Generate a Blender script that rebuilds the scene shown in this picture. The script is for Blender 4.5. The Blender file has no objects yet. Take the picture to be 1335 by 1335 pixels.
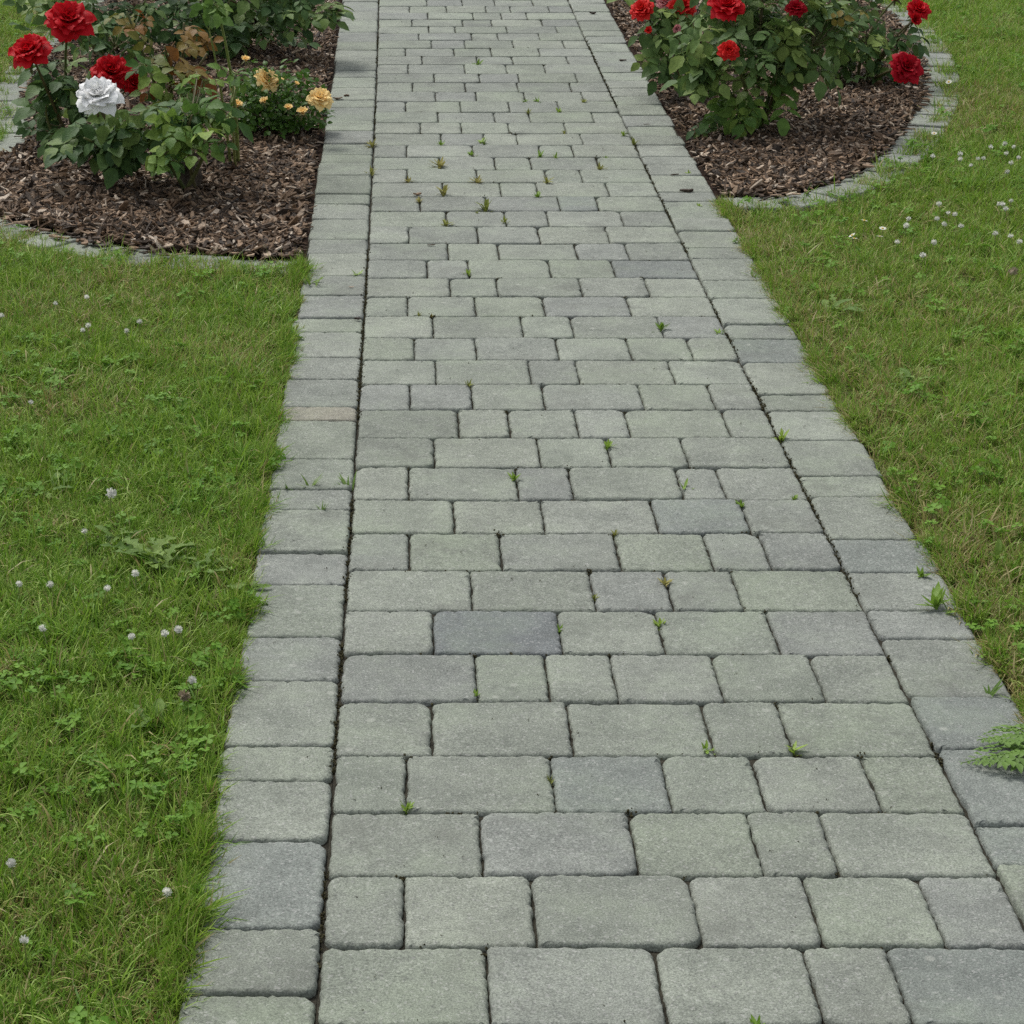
import bpy, math, random
import numpy as np
from mathutils import Vector, Matrix, Quaternion

# ------------------------------------------------------------------ camera, sky, sun, exposure
S = 1335.0                       # side of the picture in pixels
YH, PX, PY = -470.0, 512.0, 667.5
KS = 150.0 / 1420.0              # cos(pitch) * row pitch / camera height
RATE = 3.39e-5
D = 0.16                         # depth of one paver row
G = KS / RATE
SIN = (PY - YH) / G
COS = math.sqrt(1 - SIN * SIN)
F = G * COS
H = D * COS / KS
scene = bpy.context.scene
cam_d = bpy.data.cameras.new('camera')
cam = bpy.data.objects.new('camera', cam_d)
scene.collection.objects.link(cam)
scene.camera = cam
cam.location = (0, 0, H)
cam.rotation_euler = (math.radians(90) - math.asin(SIN), 0, 0)
cam_d.sensor_width = 36
cam_d.lens = 36 * F / S
cam_d.shift_x = (S / 2 - PX) / S
cam_d.clip_start = 0.05
cam_d.clip_end = 2000

world = bpy.data.worlds.new('World')
scene.world = world
world.use_nodes = True
wt = world.node_tree
sky = wt.nodes.new('ShaderNodeTexSky')
sky.sky_type = 'NISHITA'
sky.sun_disc = False
sky.sun_elevation = math.radians(58)
sky.sun_rotation = math.radians(-35)
sky.air_density = 1.0
sky.dust_density = 3.0
hs = wt.nodes.new('ShaderNodeHueSaturation')
hs.inputs['Saturation'].default_value = 0.3
bg = wt.nodes['Background']
bg.inputs['Strength'].default_value = 0.13
wt.links.new(sky.outputs[0], hs.inputs['Color'])
wt.links.new(hs.outputs[0], bg.inputs['Color'])
sun_d = bpy.data.lights.new('sun', 'SUN')
sun_d.energy = 1.5
sun_d.angle = math.radians(18)
sun_d.color = (1.0, 0.97, 0.92)
sun = bpy.data.objects.new('sun', sun_d)
scene.collection.objects.link(sun)
_el, _az = math.radians(58), math.radians(-35)
sun.rotation_euler = Vector((-math.sin(_az) * math.cos(_el), -math.cos(_az) * math.cos(_el), -math.sin(_el))).to_track_quat('-Z', 'Y').to_euler()
vs = scene.view_settings
vs.view_transform = 'Standard'
vs.look = 'None'
vs.exposure = 0.42
vs.gamma = 1.0
vs.use_curve_mapping = False
scene.cycles.use_denoising = False
scene.cycles.max_bounces = 8
scene.cycles.diffuse_bounces = 5
scene.cycles.glossy_bounces = 2
scene.cycles.transmission_bounces = 3

# ------------------------------------------------------------------ helpers
rng = np.random.default_rng(11)
random.seed(5)
COL = scene.collection
TAU = math.tau


def ray(px, py):
    u, v = (px - PX) / F, -(py - PY) / F
    return np.array([u, COS + v * SIN, -SIN + v * COS])


def gnd(px, py, z=0.0):          # picture point -> point on a level plane
    d = ray(px, py)
    t = (z - H) / d[2]
    return np.array([d[0] * t, d[1] * t, z])


def at(px, py, Y):               # picture point -> point at a distance Y
    d = ray(px, py)
    t = Y / d[1]
    return np.array([d[0] * t, Y, H + d[2] * t])


def pxsize(Y, z=0.0):            # metres for one picture pixel at a distance
    return (Y * COS + (H - z) * SIN) / F


def mesh(name, verts, faces, mat=None, smooth=True):
    me = bpy.data.meshes.new(name)
    me.from_pydata([tuple(map(float, v)) for v in verts], [], [tuple(int(i) for i in f) for f in faces])
    if mat:
        me.materials.append(mat)
    if smooth:
        me.polygons.foreach_set('use_smooth', [True] * len(me.polygons))
    me.update()
    return me


def link(name, data, parent=None, loc=None):
    o = bpy.data.objects.new(name, data)
    COL.objects.link(o)
    if parent:
        o.parent = parent
    if loc is not None:
        o.location = tuple(map(float, loc))
    return o


def tag(o, label=None, cat=None, group=None, kind=None):
    if label:
        o['label'] = label
    if cat:
        o['category'] = cat
    if group:
        o['group'] = group
    if kind:
        o['kind'] = kind
    return o


def vnoise(x, y, seed=0):        # smooth value noise, 0..1
    x, y = np.asarray(x, float), np.asarray(y, float)
    r = np.random.default_rng(seed).random((64, 64))
    xi, yi = np.floor(x).astype(int), np.floor(y).astype(int)
    fx, fy = x - xi, y - yi
    fx, fy = fx * fx * (3 - 2 * fx), fy * fy * (3 - 2 * fy)
    a, b = r[xi % 64, yi % 64], r[(xi + 1) % 64, yi % 64]
    c, d = r[xi % 64, (yi + 1) % 64], r[(xi + 1) % 64, (yi + 1) % 64]
    return (a * (1 - fx) + b * fx) * (1 - fy) + (c * (1 - fx) + d * fx) * fy


def inside(poly, x, y):          # points in polygon
    x, y = np.asarray(x), np.asarray(y)
    res = np.zeros(x.shape, bool)
    n = len(poly)
    for i in range(n):
        x0, y0 = poly[i]
        x1, y1 = poly[(i + 1) % n]
        if y0 == y1:
            continue
        c = ((y0 > y) != (y1 > y)) & (x < (x1 - x0) * (y - y0) / (y1 - y0) + x0)
        res ^= c
    return res


class MB:                        # collects geometry for one mesh
    def __init__(self):
        self.v, self.f = [], []

    def add(self, verts, faces):
        k = len(self.v)
        self.v.extend(verts)
        self.f.extend(tuple(i + k for i in f) for f in faces)

    def tube(self, pts, radii, n=6, cap=True):
        pts = [Vector(p) for p in pts]
        k0 = len(self.v)
        for i, p in enumerate(pts):
            t = (pts[min(i + 1, len(pts) - 1)] - pts[max(i - 1, 0)])
            t = t.normalized() if t.length > 1e-9 else Vector((0, 0, 1))
            a = t.orthogonal().normalized()
            if i and abs(a.dot(pa)) < 0.99:
                a = (pa - t * pa.dot(t)).normalized()
            pa = a
            b = t.cross(a)
            for j in range(n):
                w = TAU * j / n
                self.v.append(tuple(p + (a * math.cos(w) + b * math.sin(w)) * radii[i]))
        for i in range(len(pts) - 1):
            for j in range(n):
                q = k0 + i * n
                self.f.append((q + j, q + (j + 1) % n, q + n + (j + 1) % n, q + n + j))
        if cap:
            self.f.append(tuple(k0 + (len(pts) - 1) * n + j for j in range(n)))
            self.f.append(tuple(k0 + n - 1 - j for j in range(n)))

    def build(self, name, mat, smooth=True):
        return mesh(name, self.v, self.f, mat, smooth)


# ------------------------------------------------------------------ materials
def new_mat(name):
    m = bpy.data.materials.new(name)
    m.use_nodes = True
    nt = m.node_tree
    return m, nt, nt.nodes['Principled BSDF'], nt.nodes['Material Output']


def N(nt, t, **kw):
    n = nt.nodes.new(t)
    for k, v in kw.items():
        if hasattr(n, k):
            setattr(n, k, v)
        else:
            n.inputs[k].default_value = v
    return n


def noise(nt, vec, scale, detail=4, rough=0.6):
    n = N(nt, 'ShaderNodeTexNoise', Scale=scale, Detail=detail, Roughness=rough)
    nt.links.new(vec, n.inputs['Vector'])
    return n.outputs['Fac']


def ramp(nt, fac, stops):
    r = nt.nodes.new('ShaderNodeValToRGB')
    el = r.color_ramp.elements
    while len(el) < len(stops):
        el.new(0.5)
    for e, (p, c) in zip(el, stops):
        e.position = p
        e.color = (*c, 1) if len(c) == 3 else c
    nt.links.new(fac, r.inputs[0])
    return r.outputs[0]


def mixc(nt, fac, a, b, mode='MIX'):
    n = nt.nodes.new('ShaderNodeMix')
    n.data_type = 'RGBA'
    n.blend_type = mode
    for sock, v in ((n.inputs[0], fac), (n.inputs[6], a), (n.inputs[7], b)):
        if hasattr(v, 'is_linked'):
            nt.links.new(v, sock)
        elif isinstance(v, (int, float)):
            sock.default_value = v
        else:
            sock.default_value = (*v, 1)
    return n.outputs[2]


def paver_mat():
    m, nt, b, out = new_mat('concrete_paver')
    pos = nt.nodes.new('ShaderNodeNewGeometry').outputs['Position']
    oi = nt.nodes.new('ShaderNodeObjectInfo')
    col = oi.outputs['Color']
    big = noise(nt, pos, 9, 5, 0.65)
    mid = noise(nt, pos, 60, 5, 0.7)
    fine = noise(nt, pos, 420, 2, 0.6)
    vor = N(nt, 'ShaderNodeTexVoronoi', Scale=330)
    nt.links.new(pos, vor.inputs['Vector'])
    c = mixc(nt, 1.0, col, ramp(nt, big, [(0.25, (.74, .75, .75)), (0.75, (1.24, 1.24, 1.22))]), 'MULTIPLY')
    c = mixc(nt, 1.0, c, ramp(nt, mid, [(0.25, (.82, .82, .82)), (0.75, (1.16, 1.16, 1.16))]), 'MULTIPLY')
    c = mixc(nt, 1.0, c, ramp(nt, fine, [(0.28, (.58, .58, .58)), (0.72, (1.42, 1.42, 1.42))]), 'MULTIPLY')
    wide = noise(nt, pos, 1.4, 7, 0.68)
    c = mixc(nt, 1.0, c, ramp(nt, wide, [(0.32, (.84, .85, .83)), (0.5, (1, 1, 1)), (0.68, (1.12, 1.12, 1.11))]), 'MULTIPLY')
    # pale aggregate grains
    spk = nt.nodes.new('ShaderNodeSeparateColor')
    nt.links.new(vor.outputs['Color'], spk.inputs[0])
    c = mixc(nt, ramp(nt, spk.outputs[0], [(0.90, (0, 0, 0)), (0.97, (.26, .26, .26))]), c, (.52, .51, .49))
    c = mixc(nt, ramp(nt, spk.outputs[1], [(0.90, (0, 0, 0)), (0.97, (.35, .35, .35))]), c, (.10, .10, .10))
    # algae film and chalky scuffs in patches
    alg = noise(nt, pos, 4.5, 6, 0.7)
    c = mixc(nt, ramp(nt, alg, [(0.50, (0, 0, 0)), (0.72, (.34, .34, .34))]), c, (.185, .235, .150))
    scf = noise(nt, pos, 17, 6, 0.75)
    c = mixc(nt, ramp(nt, scf, [(0.64, (0, 0, 0)), (0.80, (.35, .35, .35))]), c, (.40, .41, .37))
    # old damp stains and lichen spots
    st = noise(nt, pos, 6.3, 9, 0.72)
    c = mixc(nt, ramp(nt, st, [(0.55, (0, 0, 0)), (0.66, (.42, .42, .42)), (0.75, (.15, .15, .15))]), c, (.125, .130, .112))
    lv = N(nt, 'ShaderNodeTexVoronoi', Scale=34)
    nt.links.new(pos, lv.inputs['Vector'])
    lm = ramp(nt, lv.outputs['Distance'], [(0.0, (1, 1, 1)), (0.16, (.8, .8, .8)), (0.24, (0, 0, 0))])
    lz = nt.nodes.new('ShaderNodeSeparateColor')
    nt.links.new(lv.outputs['Color'], lz.inputs[0])
    lm = mixc(nt, 1.0, lm, ramp(nt, lz.outputs[0], [(0.93, (0, 0, 0)), (0.96, (.4, .4, .4))]), 'MULTIPLY')
    c = mixc(nt, lm, c, (.42, .43, .38))
    nt.links.new(c, b.inputs['Base Color'])
    b.inputs['Roughness'].default_value = 0.88
    b.inputs['Specular IOR Level'].default_value = 0.25
    bm = N(nt, 'ShaderNodeBump', Strength=0.5, Distance=0.0022)
    h = nt.nodes.new('ShaderNodeMath')
    h.operation = 'ADD'
    nt.links.new(fine, h.inputs[0])
    nt.links.new(mid, h.inputs[1])
    nt.links.new(h.outputs[0], bm.inputs['Height'])
    nt.links.new(bm.outputs[0], b.inputs['Normal'])
    return m


def soil_mat(name, dark, light, scale=40):
    m, nt, b, out = new_mat(name)
    pos = nt.nodes.new('ShaderNodeNewGeometry').outputs['Position']
    a = noise(nt, pos, scale, 8, 0.75)
    nt.links.new(ramp(nt, a, [(0.3, dark), (0.7, light)]), b.inputs['Base Color'])
    b.inputs['Roughness'].default_value = 0.95
    b.inputs['Specular IOR Level'].default_value = 0.1
    bm = N(nt, 'ShaderNodeBump', Strength=0.8, Distance=0.01)
    nt.links.new(a, bm.inputs['Height'])
    nt.links.new(bm.outputs[0], b.inputs['Normal'])
    return m


def leafy(nt, b, out, col, trans=0.3, rough=0.5, spec=0.35):
    nt.links.new(col, b.inputs['Base Color'])
    b.inputs['Roughness'].default_value = rough
    b.inputs['Specular IOR Level'].default_value = spec
    tr = nt.nodes.new('ShaderNodeBsdfTranslucent')
    nt.links.new(col, tr.inputs['Color'])
    mx = N(nt, 'ShaderNodeMixShader')
    mx.inputs[0].default_value = trans
    nt.links.new(b.outputs[0], mx.inputs[1])
    nt.links.new(tr.outputs[0], mx.inputs[2])
    nt.links.new(mx.outputs[0], out.inputs['Surface'])


def grass_mat():
    m, nt, b, out = new_mat('grass_blade')
    pos = nt.nodes.new('ShaderNodeNewGeometry').outputs['Position']
    at_ = N(nt, 'ShaderNodeAttribute', attribute_name='blade')
    dry = N(nt, 'ShaderNodeAttribute', attribute_name='dry', attribute_type='INSTANCER')
    rnd = nt.nodes.new('ShaderNodeObjectInfo').outputs['Random']
    s = nt.nodes.new('ShaderNodeSeparateColor')
    nt.links.new(at_.outputs['Color'], s.inputs[0])
    c = ramp(nt, s.outputs[0], [(0.0, (.066, .175, .013)), (0.40, (.150, .305, .022)), (0.72, (.270, .440, .046)), (1.0, (.560, .660, .230))])
    patch = noise(nt, pos, 2.2, 4, 0.6)
    c = mixc(nt, ramp(nt, patch, [(0.42, (0, 0, 0)), (0.72, (.40, .40, .40))]), c, (.225, .325, .034))
    c = mixc(nt, 0.35, c, ramp(nt, rnd, [(0.0, (.095, .220, .020)), (0.6, (.200, .325, .034)), (1.0, (.300, .370, .066))]))
    # dead blades where the turf is thin
    t = nt.nodes.new('ShaderNodeMath')
    t.operation = 'ADD'
    nt.links.new(s.outputs[2], t.inputs[0])
    nt.links.new(dry.outputs['Fac'], t.inputs[1])
    c = mixc(nt, ramp(nt, t.outputs[0], [(0.93, (0, 0, 0)), (0.99, (.9, .9, .9))]), c,
             ramp(nt, rnd, [(0.0, (.27, .20, .075)), (0.5, (.38, .31, .13)), (1.0, (.46, .39, .22))]))
    leafy(nt, b, out, c, 0.34, 0.5, 0.24)
    return m


def plain_leaf(name, stops, trans=0.25, rough=0.5, spec=0.35, veins=True):
    m, nt, b, out = new_mat(name)
    rnd = nt.nodes.new('ShaderNodeObjectInfo').outputs['Random']
    tc = nt.nodes.new('ShaderNodeTexCoord').outputs['Object']
    c = ramp(nt, rnd, stops)
    nz = noise(nt, tc, 55, 4, 0.6)
    c = mixc(nt, 1.0, c, ramp(nt, nz, [(0.3, (.72, .74, .72)), (0.7, (1.25, 1.22, 1.2))]), 'MULTIPLY')
    leafy(nt, b, out, c, trans, rough, spec)
    if veins:
        bm = N(nt, 'ShaderNodeBump', Strength=0.35, Distance=0.003)
        nt.links.new(noise(nt, tc, 160, 2, 0.5), bm.inputs['Height'])
        nt.links.new(bm.outputs[0], b.inputs['Normal'])
    return m


def petal_mat(name, c0, c1, trans=0.28):
    m, nt, b, out = new_mat(name)
    tc = nt.nodes.new('ShaderNodeTexCoord').outputs['Object']
    nz = noise(nt, tc, 40, 3, 0.5)
    rnd = nt.nodes.new('ShaderNodeObjectInfo').outputs['Random']
    c = mixc(nt, 1.0, ramp(nt, nz, [(0.3, c0), (0.7, c1)]), ramp(nt, rnd, [(0.0, (.84, .84, .83)), (0.5, (1, 1, 1)), (1.0, (1.05, 1.05, 1.04))]), 'MULTIPLY')
    leafy(nt, b, out, c, trans, 0.6, 0.2)
    return m


def bark_mat():
    m, nt, b, out = new_mat('bark_chips')
    pos = nt.nodes.new('ShaderNodeNewGeometry').outputs['Position']
    rnd = nt.nodes.new('ShaderNodeObjectInfo').outputs['Random']
    c = ramp(nt, rnd, [(0.0, (.024, .017, .011)), (0.33, (.058, .038, .022)), (0.58, (.112, .071, .040)), (0.76, (.205, .133, .078)), (0.89, (.32, .235, .160)), (1.0, (.52, .45, .36))])
    nz = noise(nt, pos, 190, 4, 0.7)
    c = mixc(nt, 1.0, c, ramp(nt, nz, [(0.3, (.55, .55, .55)), (0.72, (1.5, 1.45, 1.4))]), 'MULTIPLY')
    nt.links.new(c, b.inputs['Base Color'])
    b.inputs['Roughness'].default_value = 0.75
    b.inputs['Specular IOR Level'].default_value = 0.35
    bm = N(nt, 'ShaderNodeBump', Strength=0.6, Distance=0.003)
    nt.links.new(nz, bm.inputs['Height'])
    nt.links.new(bm.outputs[0], b.inputs['Normal'])
    return m


M_PAVER = paver_mat()
M_JOINT = soil_mat('joint_sand', (.012, .011, .009), (.075, .070, .052), 26)
M_SOIL = soil_mat('bed_soil', (.012, .008, .006), (.05, .03, .02), 60)
M_TURF = soil_mat('turf_soil', (.035, .045, .012), (.130, .115, .052), 80)
M_GRASS = grass_mat()
M_BARK = bark_mat()
M_FERN = plain_leaf('feathery_leaf', [(0, (.115, .215, .034)), (1, (.13, .235, .04))], 0.25, 0.5, 0.3, False)
M_CLOVER = plain_leaf('clover_leaf', [(0, (.115, .255, .024)), (1, (.165, .315, .036))], 0.3, 0.55, 0.2, False)
M_WEED = plain_leaf('weed_leaf', [(0, (.18, .31, .04)), (1, (.28, .40, .06))], 0.3, 0.5, 0.3, False)
M_OLIVE = plain_leaf('olive_weed_leaf', [(0, (.22, .26, .055)), (1, (.36, .32, .11))], 0.25, 0.6, 0.2, False)
M_BROAD = plain_leaf('broad_weed_leaf', [(0, (.11, .21, .03)), (1, (.19, .30, .05))], 0.3, 0.5, 0.35)
M_DARKLEAF = plain_leaf('rose_leaf_dark', [(0, (.040, .092, .026)), (0.6, (.082, .156, .044)), (1, (.155, .232, .056))], 0.26, 0.55, 0.24)
M_GREYLEAF = plain_leaf('rose_leaf_grey_green', [(0, (.062, .122, .034)), (0.5, (.122, .205, .056)), (1, (.215, .295, .072))], 0.28, 0.55, 0.24)
M_FRESHLEAF = plain_leaf('rose_leaf_fresh', [(0, (.060, .135, .026)), (0.6, (.120, .220, .040)), (1, (.210, .310, .056))], 0.3, 0.55, 0.22)
M_REDLEAF = plain_leaf('rose_leaf_young', [(0, (.20, .060, .016)), (0.3, (.21, .120, .025)), (0.7, (.18, .165, .030)), (1, (.12, .16, .04))], 0.3, 0.5, 0.22)
M_MINILEAF = plain_leaf('miniature_rose_leaf', [(0, (.075, .165, .024)), (1, (.08, .17, .026))], 0.3, 0.45, 0.3, False)
M_STEM = plain_leaf('rose_stem', [(0, (.075, .105, .032)), (0.6, (.10, .075, .035)), (1, (.12, .14, .045))], 0.0, 0.6, 0.3, False)
M_PALESTEM = plain_leaf('pale_stem', [(0, (.20, .25, .075)), (1, (.26, .29, .10))], 0.1, 0.5, 0.3, False)
M_WOOD = soil_mat('rose_wood', (.035, .027, .020), (.14, .115, .09), 70)
M_RED = petal_mat('petal_red', (.50, .003, .010), (.72, .010, .020), .34)
M_CRIMSON = petal_mat('petal_crimson', (.36, .002, .012), (.56, .005, .022), .32)
M_SCARLET = petal_mat('petal_scarlet', (.62, .010, .012), (.80, .030, .022))
M_PINK = petal_mat('petal_pink', (.72, .22, .25), (.80, .42, .42))
M_WHITE = petal_mat('petal_white', (.96, .96, .95), (.98, .98, .97), 0.2)
M_APRICOT = petal_mat('petal_apricot', (.97, .70, .27), (.98, .82, .42), 0.32)
M_CLWHITE = petal_mat('clover_white', (.68, .67, .60), (.90, .90, .86), 0.35)
M_CLBROWN = petal_mat('clover_faded', (.26, .21, .14), (.42, .35, .25), 0.1)
M_YELLOW = petal_mat('daisy_eye', (.7, .45, .03), (.8, .55, .05), 0.1)

# ------------------------------------------------------------------ path lines measured in the picture, laid out on the ground
LEFT_PX = [(410, 1335), (413, 1235), (422, 1142), (429, 1058), (436, 985), (443, 914), (447, 852), (453, 795), (455, 750), (458, 694), (460, 650), (463, 600), (465, 533), (468, 500), (471, 440), (474, 400), (477, 363), (480, 340), (482, 295), (484, 250), (486, 180), (488, 150), (491, 90), (493, 40), (494, 0)]
RIGHT_PX = [(1335, 1206), (1281, 1100), (1255, 1058), (1237, 1021), (1203, 950), (1168, 883), (1140.6, 823), (1119.6, 768), (1092, 718), (1070.5, 672), (1048, 630), (1031, 590), (1012, 552), (992, 516), (974, 485), (962, 455), (947, 426), (934, 399), (919, 375), (906.5, 351), (894, 328), (883, 306), (871.5, 285), (862, 266), (853, 247), (844, 230), (836.5, 213), (829, 190), (788, 100), (760, 43), (742, 0)]
_l = np.array([gnd(*p)[:2] for p in LEFT_PX])
_r = np.array([gnd(*p)[:2] for p in RIGHT_PX])
CL, CR = np.polyfit(_l[:, 1], _l[:, 0], 2), np.polyfit(_r[:, 1], _r[:, 0], 2)
BW = 0.152                       # border width


def XL(Y):
    return np.polyval(CL, Y)


def XR(Y):
    return np.polyval(CR, Y)


ROW_Y = [1234, 1142, 1058, 985, 914, 852, 795, 742, 694, 651, 609, 570, 533, 500, 469, 440, 412, 387, 363, 339, 317.5, 295, 275, 256.5, 238, 221, 204.5, 189, 174, 160, 146.5, 132, 119.5, 107.5, 96, 83.5, 73, 62.5, 52, 43, 34.5, 25.5, 16.5, 8, 0]
JOINTS = [[637, 862, 1061, 1173, 1380], [527, 696, 907, 1061, 1216], [628, 827, 985, 1082], [529.6, 721, 869, 990.5, 1137.5], [563, 743, 924, 1024],
          [621, 714, 801, 936, 1066], [564.7, 730, 861, 1008.5], [614.6, 773, 872, 961.5], [533.6, 653, 805, 924, 998], [592, 708, 854, 972],
          [532.7, 674.7, 744.8, 886, 941], [566, 702.5, 793.7, 893], [597.7, 663.6, 751.7, 817.8, 947.4], [534.8, 615, 708.5, 836, 928],
          [568, 691, 753, 876], [539.8, 620.4, 727, 820.4, 900], [564.6, 680.6, 746, 861], [531.7, 619.5, 709, 820], [586.8, 648, 757.5, 844],
          [557, 611, 717, 800.5], [584, 649.7, 751.5, 818], [533, 622.7, 703, 792.7], [582, 659, 714, 810.8], [548, 634, 729, 779],
          [577.6, 652.5, 700.5, 792.7], [531, 622, 712, 758], [574, 645.5, 692, 780], [529.8, 616.5, 704, 747], [575, 630.5, 674, 758.5],
          [548, 601.6, 663, 737], [571, 645, 690.6, 773], [529, 600.7, 664, 728.5], [568, 621, 684, 760], [538, 606.7, 675, 744],
          [566, 625, 676, 751.7], [532, 606, 660, 710.5], [550, 622, 668.3, 740], [528.5, 592, 640.5, 703], [562.5, 606, 669, 735],
          [546, 614.8, 649, 703], [559, 593.7, 661, 726], [537, 603, 641, 707], [558, 617, 654, 686.7], [534, 582, 633.4, 665.3, 716], [556.6, 602.7, 645, 695]]
_k = np.arange(len(ROW_Y))
_m = np.array([gnd(600, y)[1] for y in ROW_Y])
_fit = np.polyval(np.polyfit(_k, _m, 2), _k)
YB = list(0.6 * _m + 0.4 * _fit)
# darker or greener stones that stand out in the picture: (x, y, tone)
TONE = {(648, 822): 'slate', (850, 350): 'dkgrey', (620, 425): 'grey', (595, 718): 'green', (860, 718): 'green', (690, 768): 'grey', (530, 768): 'lgreen',
        (1040, 768): 'green', (908, 1100): 'green', (1030, 1100): 'grey', (530, 1100): 'grey', (630, 1020): 'grey', (800, 1020): 'slate2', (915, 672): 'slate2',
        (980, 552): 'grey', (660, 455): 'mauve', (580, 455): 'mauve', (500, 455): 'green', (480, 1190): 'grey', (700, 768): 'grey', (500, 590): 'grey',
        (760, 350): 'green', (760, 885): 'lgreen', (660, 945): 'grey', (500, 945): 'grey', (800, 1190): 'grey', (1250, 1290): 'slate2', (960, 1290): 'lgreen',
        (620, 630): 'lgreen', (505, 350): 'mauve', (690, 305): 'mauve', (950, 585): 'grey', (530, 552): 'grey', (1180, 1100): 'lgreen', (800, 822): 'lgreen',
        (1170, 1020): 'green', (640, 400): 'green', (560, 400): 'lgreen', (750, 265): 'slate2', (620, 110): 'mauve', (1090, 885): 'grey'}
TONES = {'slate': (.178, .184, .200), 'slate2': (.213, .223, .221), 'dkgrey': (.19, .197, .199), 'grey': (.223, .231, .213), 'mauve': (.231, .238, .226),
         'green': (.236, .249, .219), 'lgreen': (.250, .259, .238), 'tan': (.280, .256, .226)}
PAVE = (.895, .932, .858)
BASES = [(.248, .258, .236), (.238, .250, .226), (.256, .262, .246), (.230, .236, .224), (.244, .256, .228), (.232, .236, .232), (.262, .270, .246)]


def outline(w, d, rs, n_edge, n_corner, amp, r):
    """A worn rectangle, counter-clockwise from the near edge, with uneven edges."""
    pts, nrm = [], []
    cs = [(w / 2, -d / 2), (w / 2, d / 2), (-w / 2, d / 2), (-w / 2, -d / 2)]
    for c in range(4):
        x0, y0 = cs[c - 1]
        x1, y1 = cs[c]
        ra, rb = rs[c - 1], rs[c]
        L = math.hypot(x1 - x0, y1 - y0)
        tx, ty = (x1 - x0) / L, (y1 - y0) / L
        nx, ny = ty, -tx
        ph = r.random(4) * TAU
        chip = r.random() < 0.3
        cp = r.uniform(.2, .8)
        for i in range(n_edge + 1):
            s = ra + (L - ra - rb) * i / n_edge
            q = s / L
            o = amp * (.5 * math.sin(q * 9 + ph[0]) + .35 * math.sin(q * 21 + ph[1]) + .35 * math.sin(q * 47 + ph[2])) * math.sin(math.pi * min(1, max(0, q))) ** .5
            o += r.normal(0, amp * .42)
            if chip:
                o -= amp * 2.0 * math.exp(-((q - cp) / .05) ** 2)
            o -= amp * 0.5
            pts.append((x0 + tx * s + nx * o, y0 + ty * s + ny * o))
            nrm.append((nx, ny))
        ex, ey = x1, y1
        n2x, n2y = -ny, nx      # normal of the next edge
        cx, cy = ex - nx * rb - n2x * rb, ey - ny * rb - n2y * rb
        for i in range(1, n_corner):
            a = (math.pi / 2) * i / n_corner
            vx, vy = nx * math.cos(a) + n2x * math.sin(a), ny * math.cos(a) + n2y * math.sin(a)
            j = rb + r.normal(0, amp * .35)
            pts.append((cx + vx * j, cy + vy * j))
            nrm.append((vx, vy))
    return pts, nrm


def paver_mesh(w, d, shear, seed, near, bevel=1.0):
    r = np.random.default_rng(seed)
    rs = [float(np.clip(r.gamma(4, .0035), .006, .026)) for _ in range(4)]
    ne, nc = (22, 6) if near else (6, 3)
    pts, nrm = outline(w, d, rs, ne, nc, 0.0012, r)
    n = len(pts)
    rings = [(0.0, -0.055), (0.0, -0.0050), (0.0006, -0.0021), (0.0019, -0.0007), (0.0060, -0.0001), (0.014, 0.0)]
    V, Fc = [], []
    tilt = r.normal(0, .0055, 2)
    wob = np.random.default_rng(seed + 7).normal(0, .0009, n)
    for ins, z in rings:
        ins *= bevel
        for i, ((x, y), (a, b)) in enumerate(zip(pts, nrm)):
            k = ins + (abs(wob[i]) * 2 if 0 < ins < .01 else 0)
            if ins < .005:
                X, Yy = x - a * k, y - b * k
            else:
                X, Yy = x * (1 - k / (w / 2)), y * (1 - k / (d / 2))
            V.append((X + shear * Yy, Yy, z * bevel + (tilt[0] * X + tilt[1] * Yy if z > -.05 else 0)))
    for q in range(len(rings) - 1):
        for i in range(n):
            Fc.append((q * n + i, q * n + (i + 1) % n, (q + 1) * n + (i + 1) % n, (q + 1) * n + i))
    Fc.append(tuple((len(rings) - 1) * n + i for i in range(n)))
    me = mesh('paver', V, Fc, M_PAVER)
    me.polygons.foreach_set('use_smooth', [i < 4 * n for i in range(len(Fc))])
    return me


def sheet(name, poly, z, mat, thick=0.03):
    n = len(poly)
    V = [(x, y, z) for x, y in poly] + [(x, y, z - thick) for x, y in poly]
    Fc = [tuple(range(n)), tuple(range(2 * n - 1, n - 1, -1))] + [(i, i + n, (i + 1) % n + n, (i + 1) % n) for i in range(n)]
    return mesh(name, V, Fc, mat, False)


YS = np.linspace(YB[0] - 3.4 * D, YB[-1] + 8 * D, 40)
GROUND_Z = -0.022
# the ground as one sheet
g = link('ground', mesh('ground', [(-400, -400, GROUND_Z - .03), (400, -400, GROUND_Z - .03), (400, 400, GROUND_Z - .03), (-400, 400, GROUND_Z - .03)], [(0, 1, 2, 3)], M_TURF))
tag(g, 'turf covered ground under the lawns', 'ground', kind='structure')


def strip(xa, xb):
    return [(xa(y), y) for y in YS] [::-1] + [(xb(y), y) for y in YS]


path = link('path', sheet('path', strip(XL, XR), -0.0085, M_JOINT, 0.05))
tag(path, 'grey green concrete block garden path laid in cross rows', 'path', kind='structure')
bordL = link('path_border', sheet('path_border', strip(lambda y: XL(y) - BW, lambda y: XL(y) - .0005), -0.0095, M_JOINT, 0.05))
tag(bordL, 'single line of grey paving blocks along the left side of the path', 'path border', kind='structure')
bordR = link('path_border', sheet('path_border', strip(lambda y: XR(y) + .0005, lambda y: XR(y) + BW), -0.0095, M_JOINT, 0.05))
tag(bordR, 'single line of grey paving blocks along the right side of the path', 'path border', kind='structure')

seed_n = [100]


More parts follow.
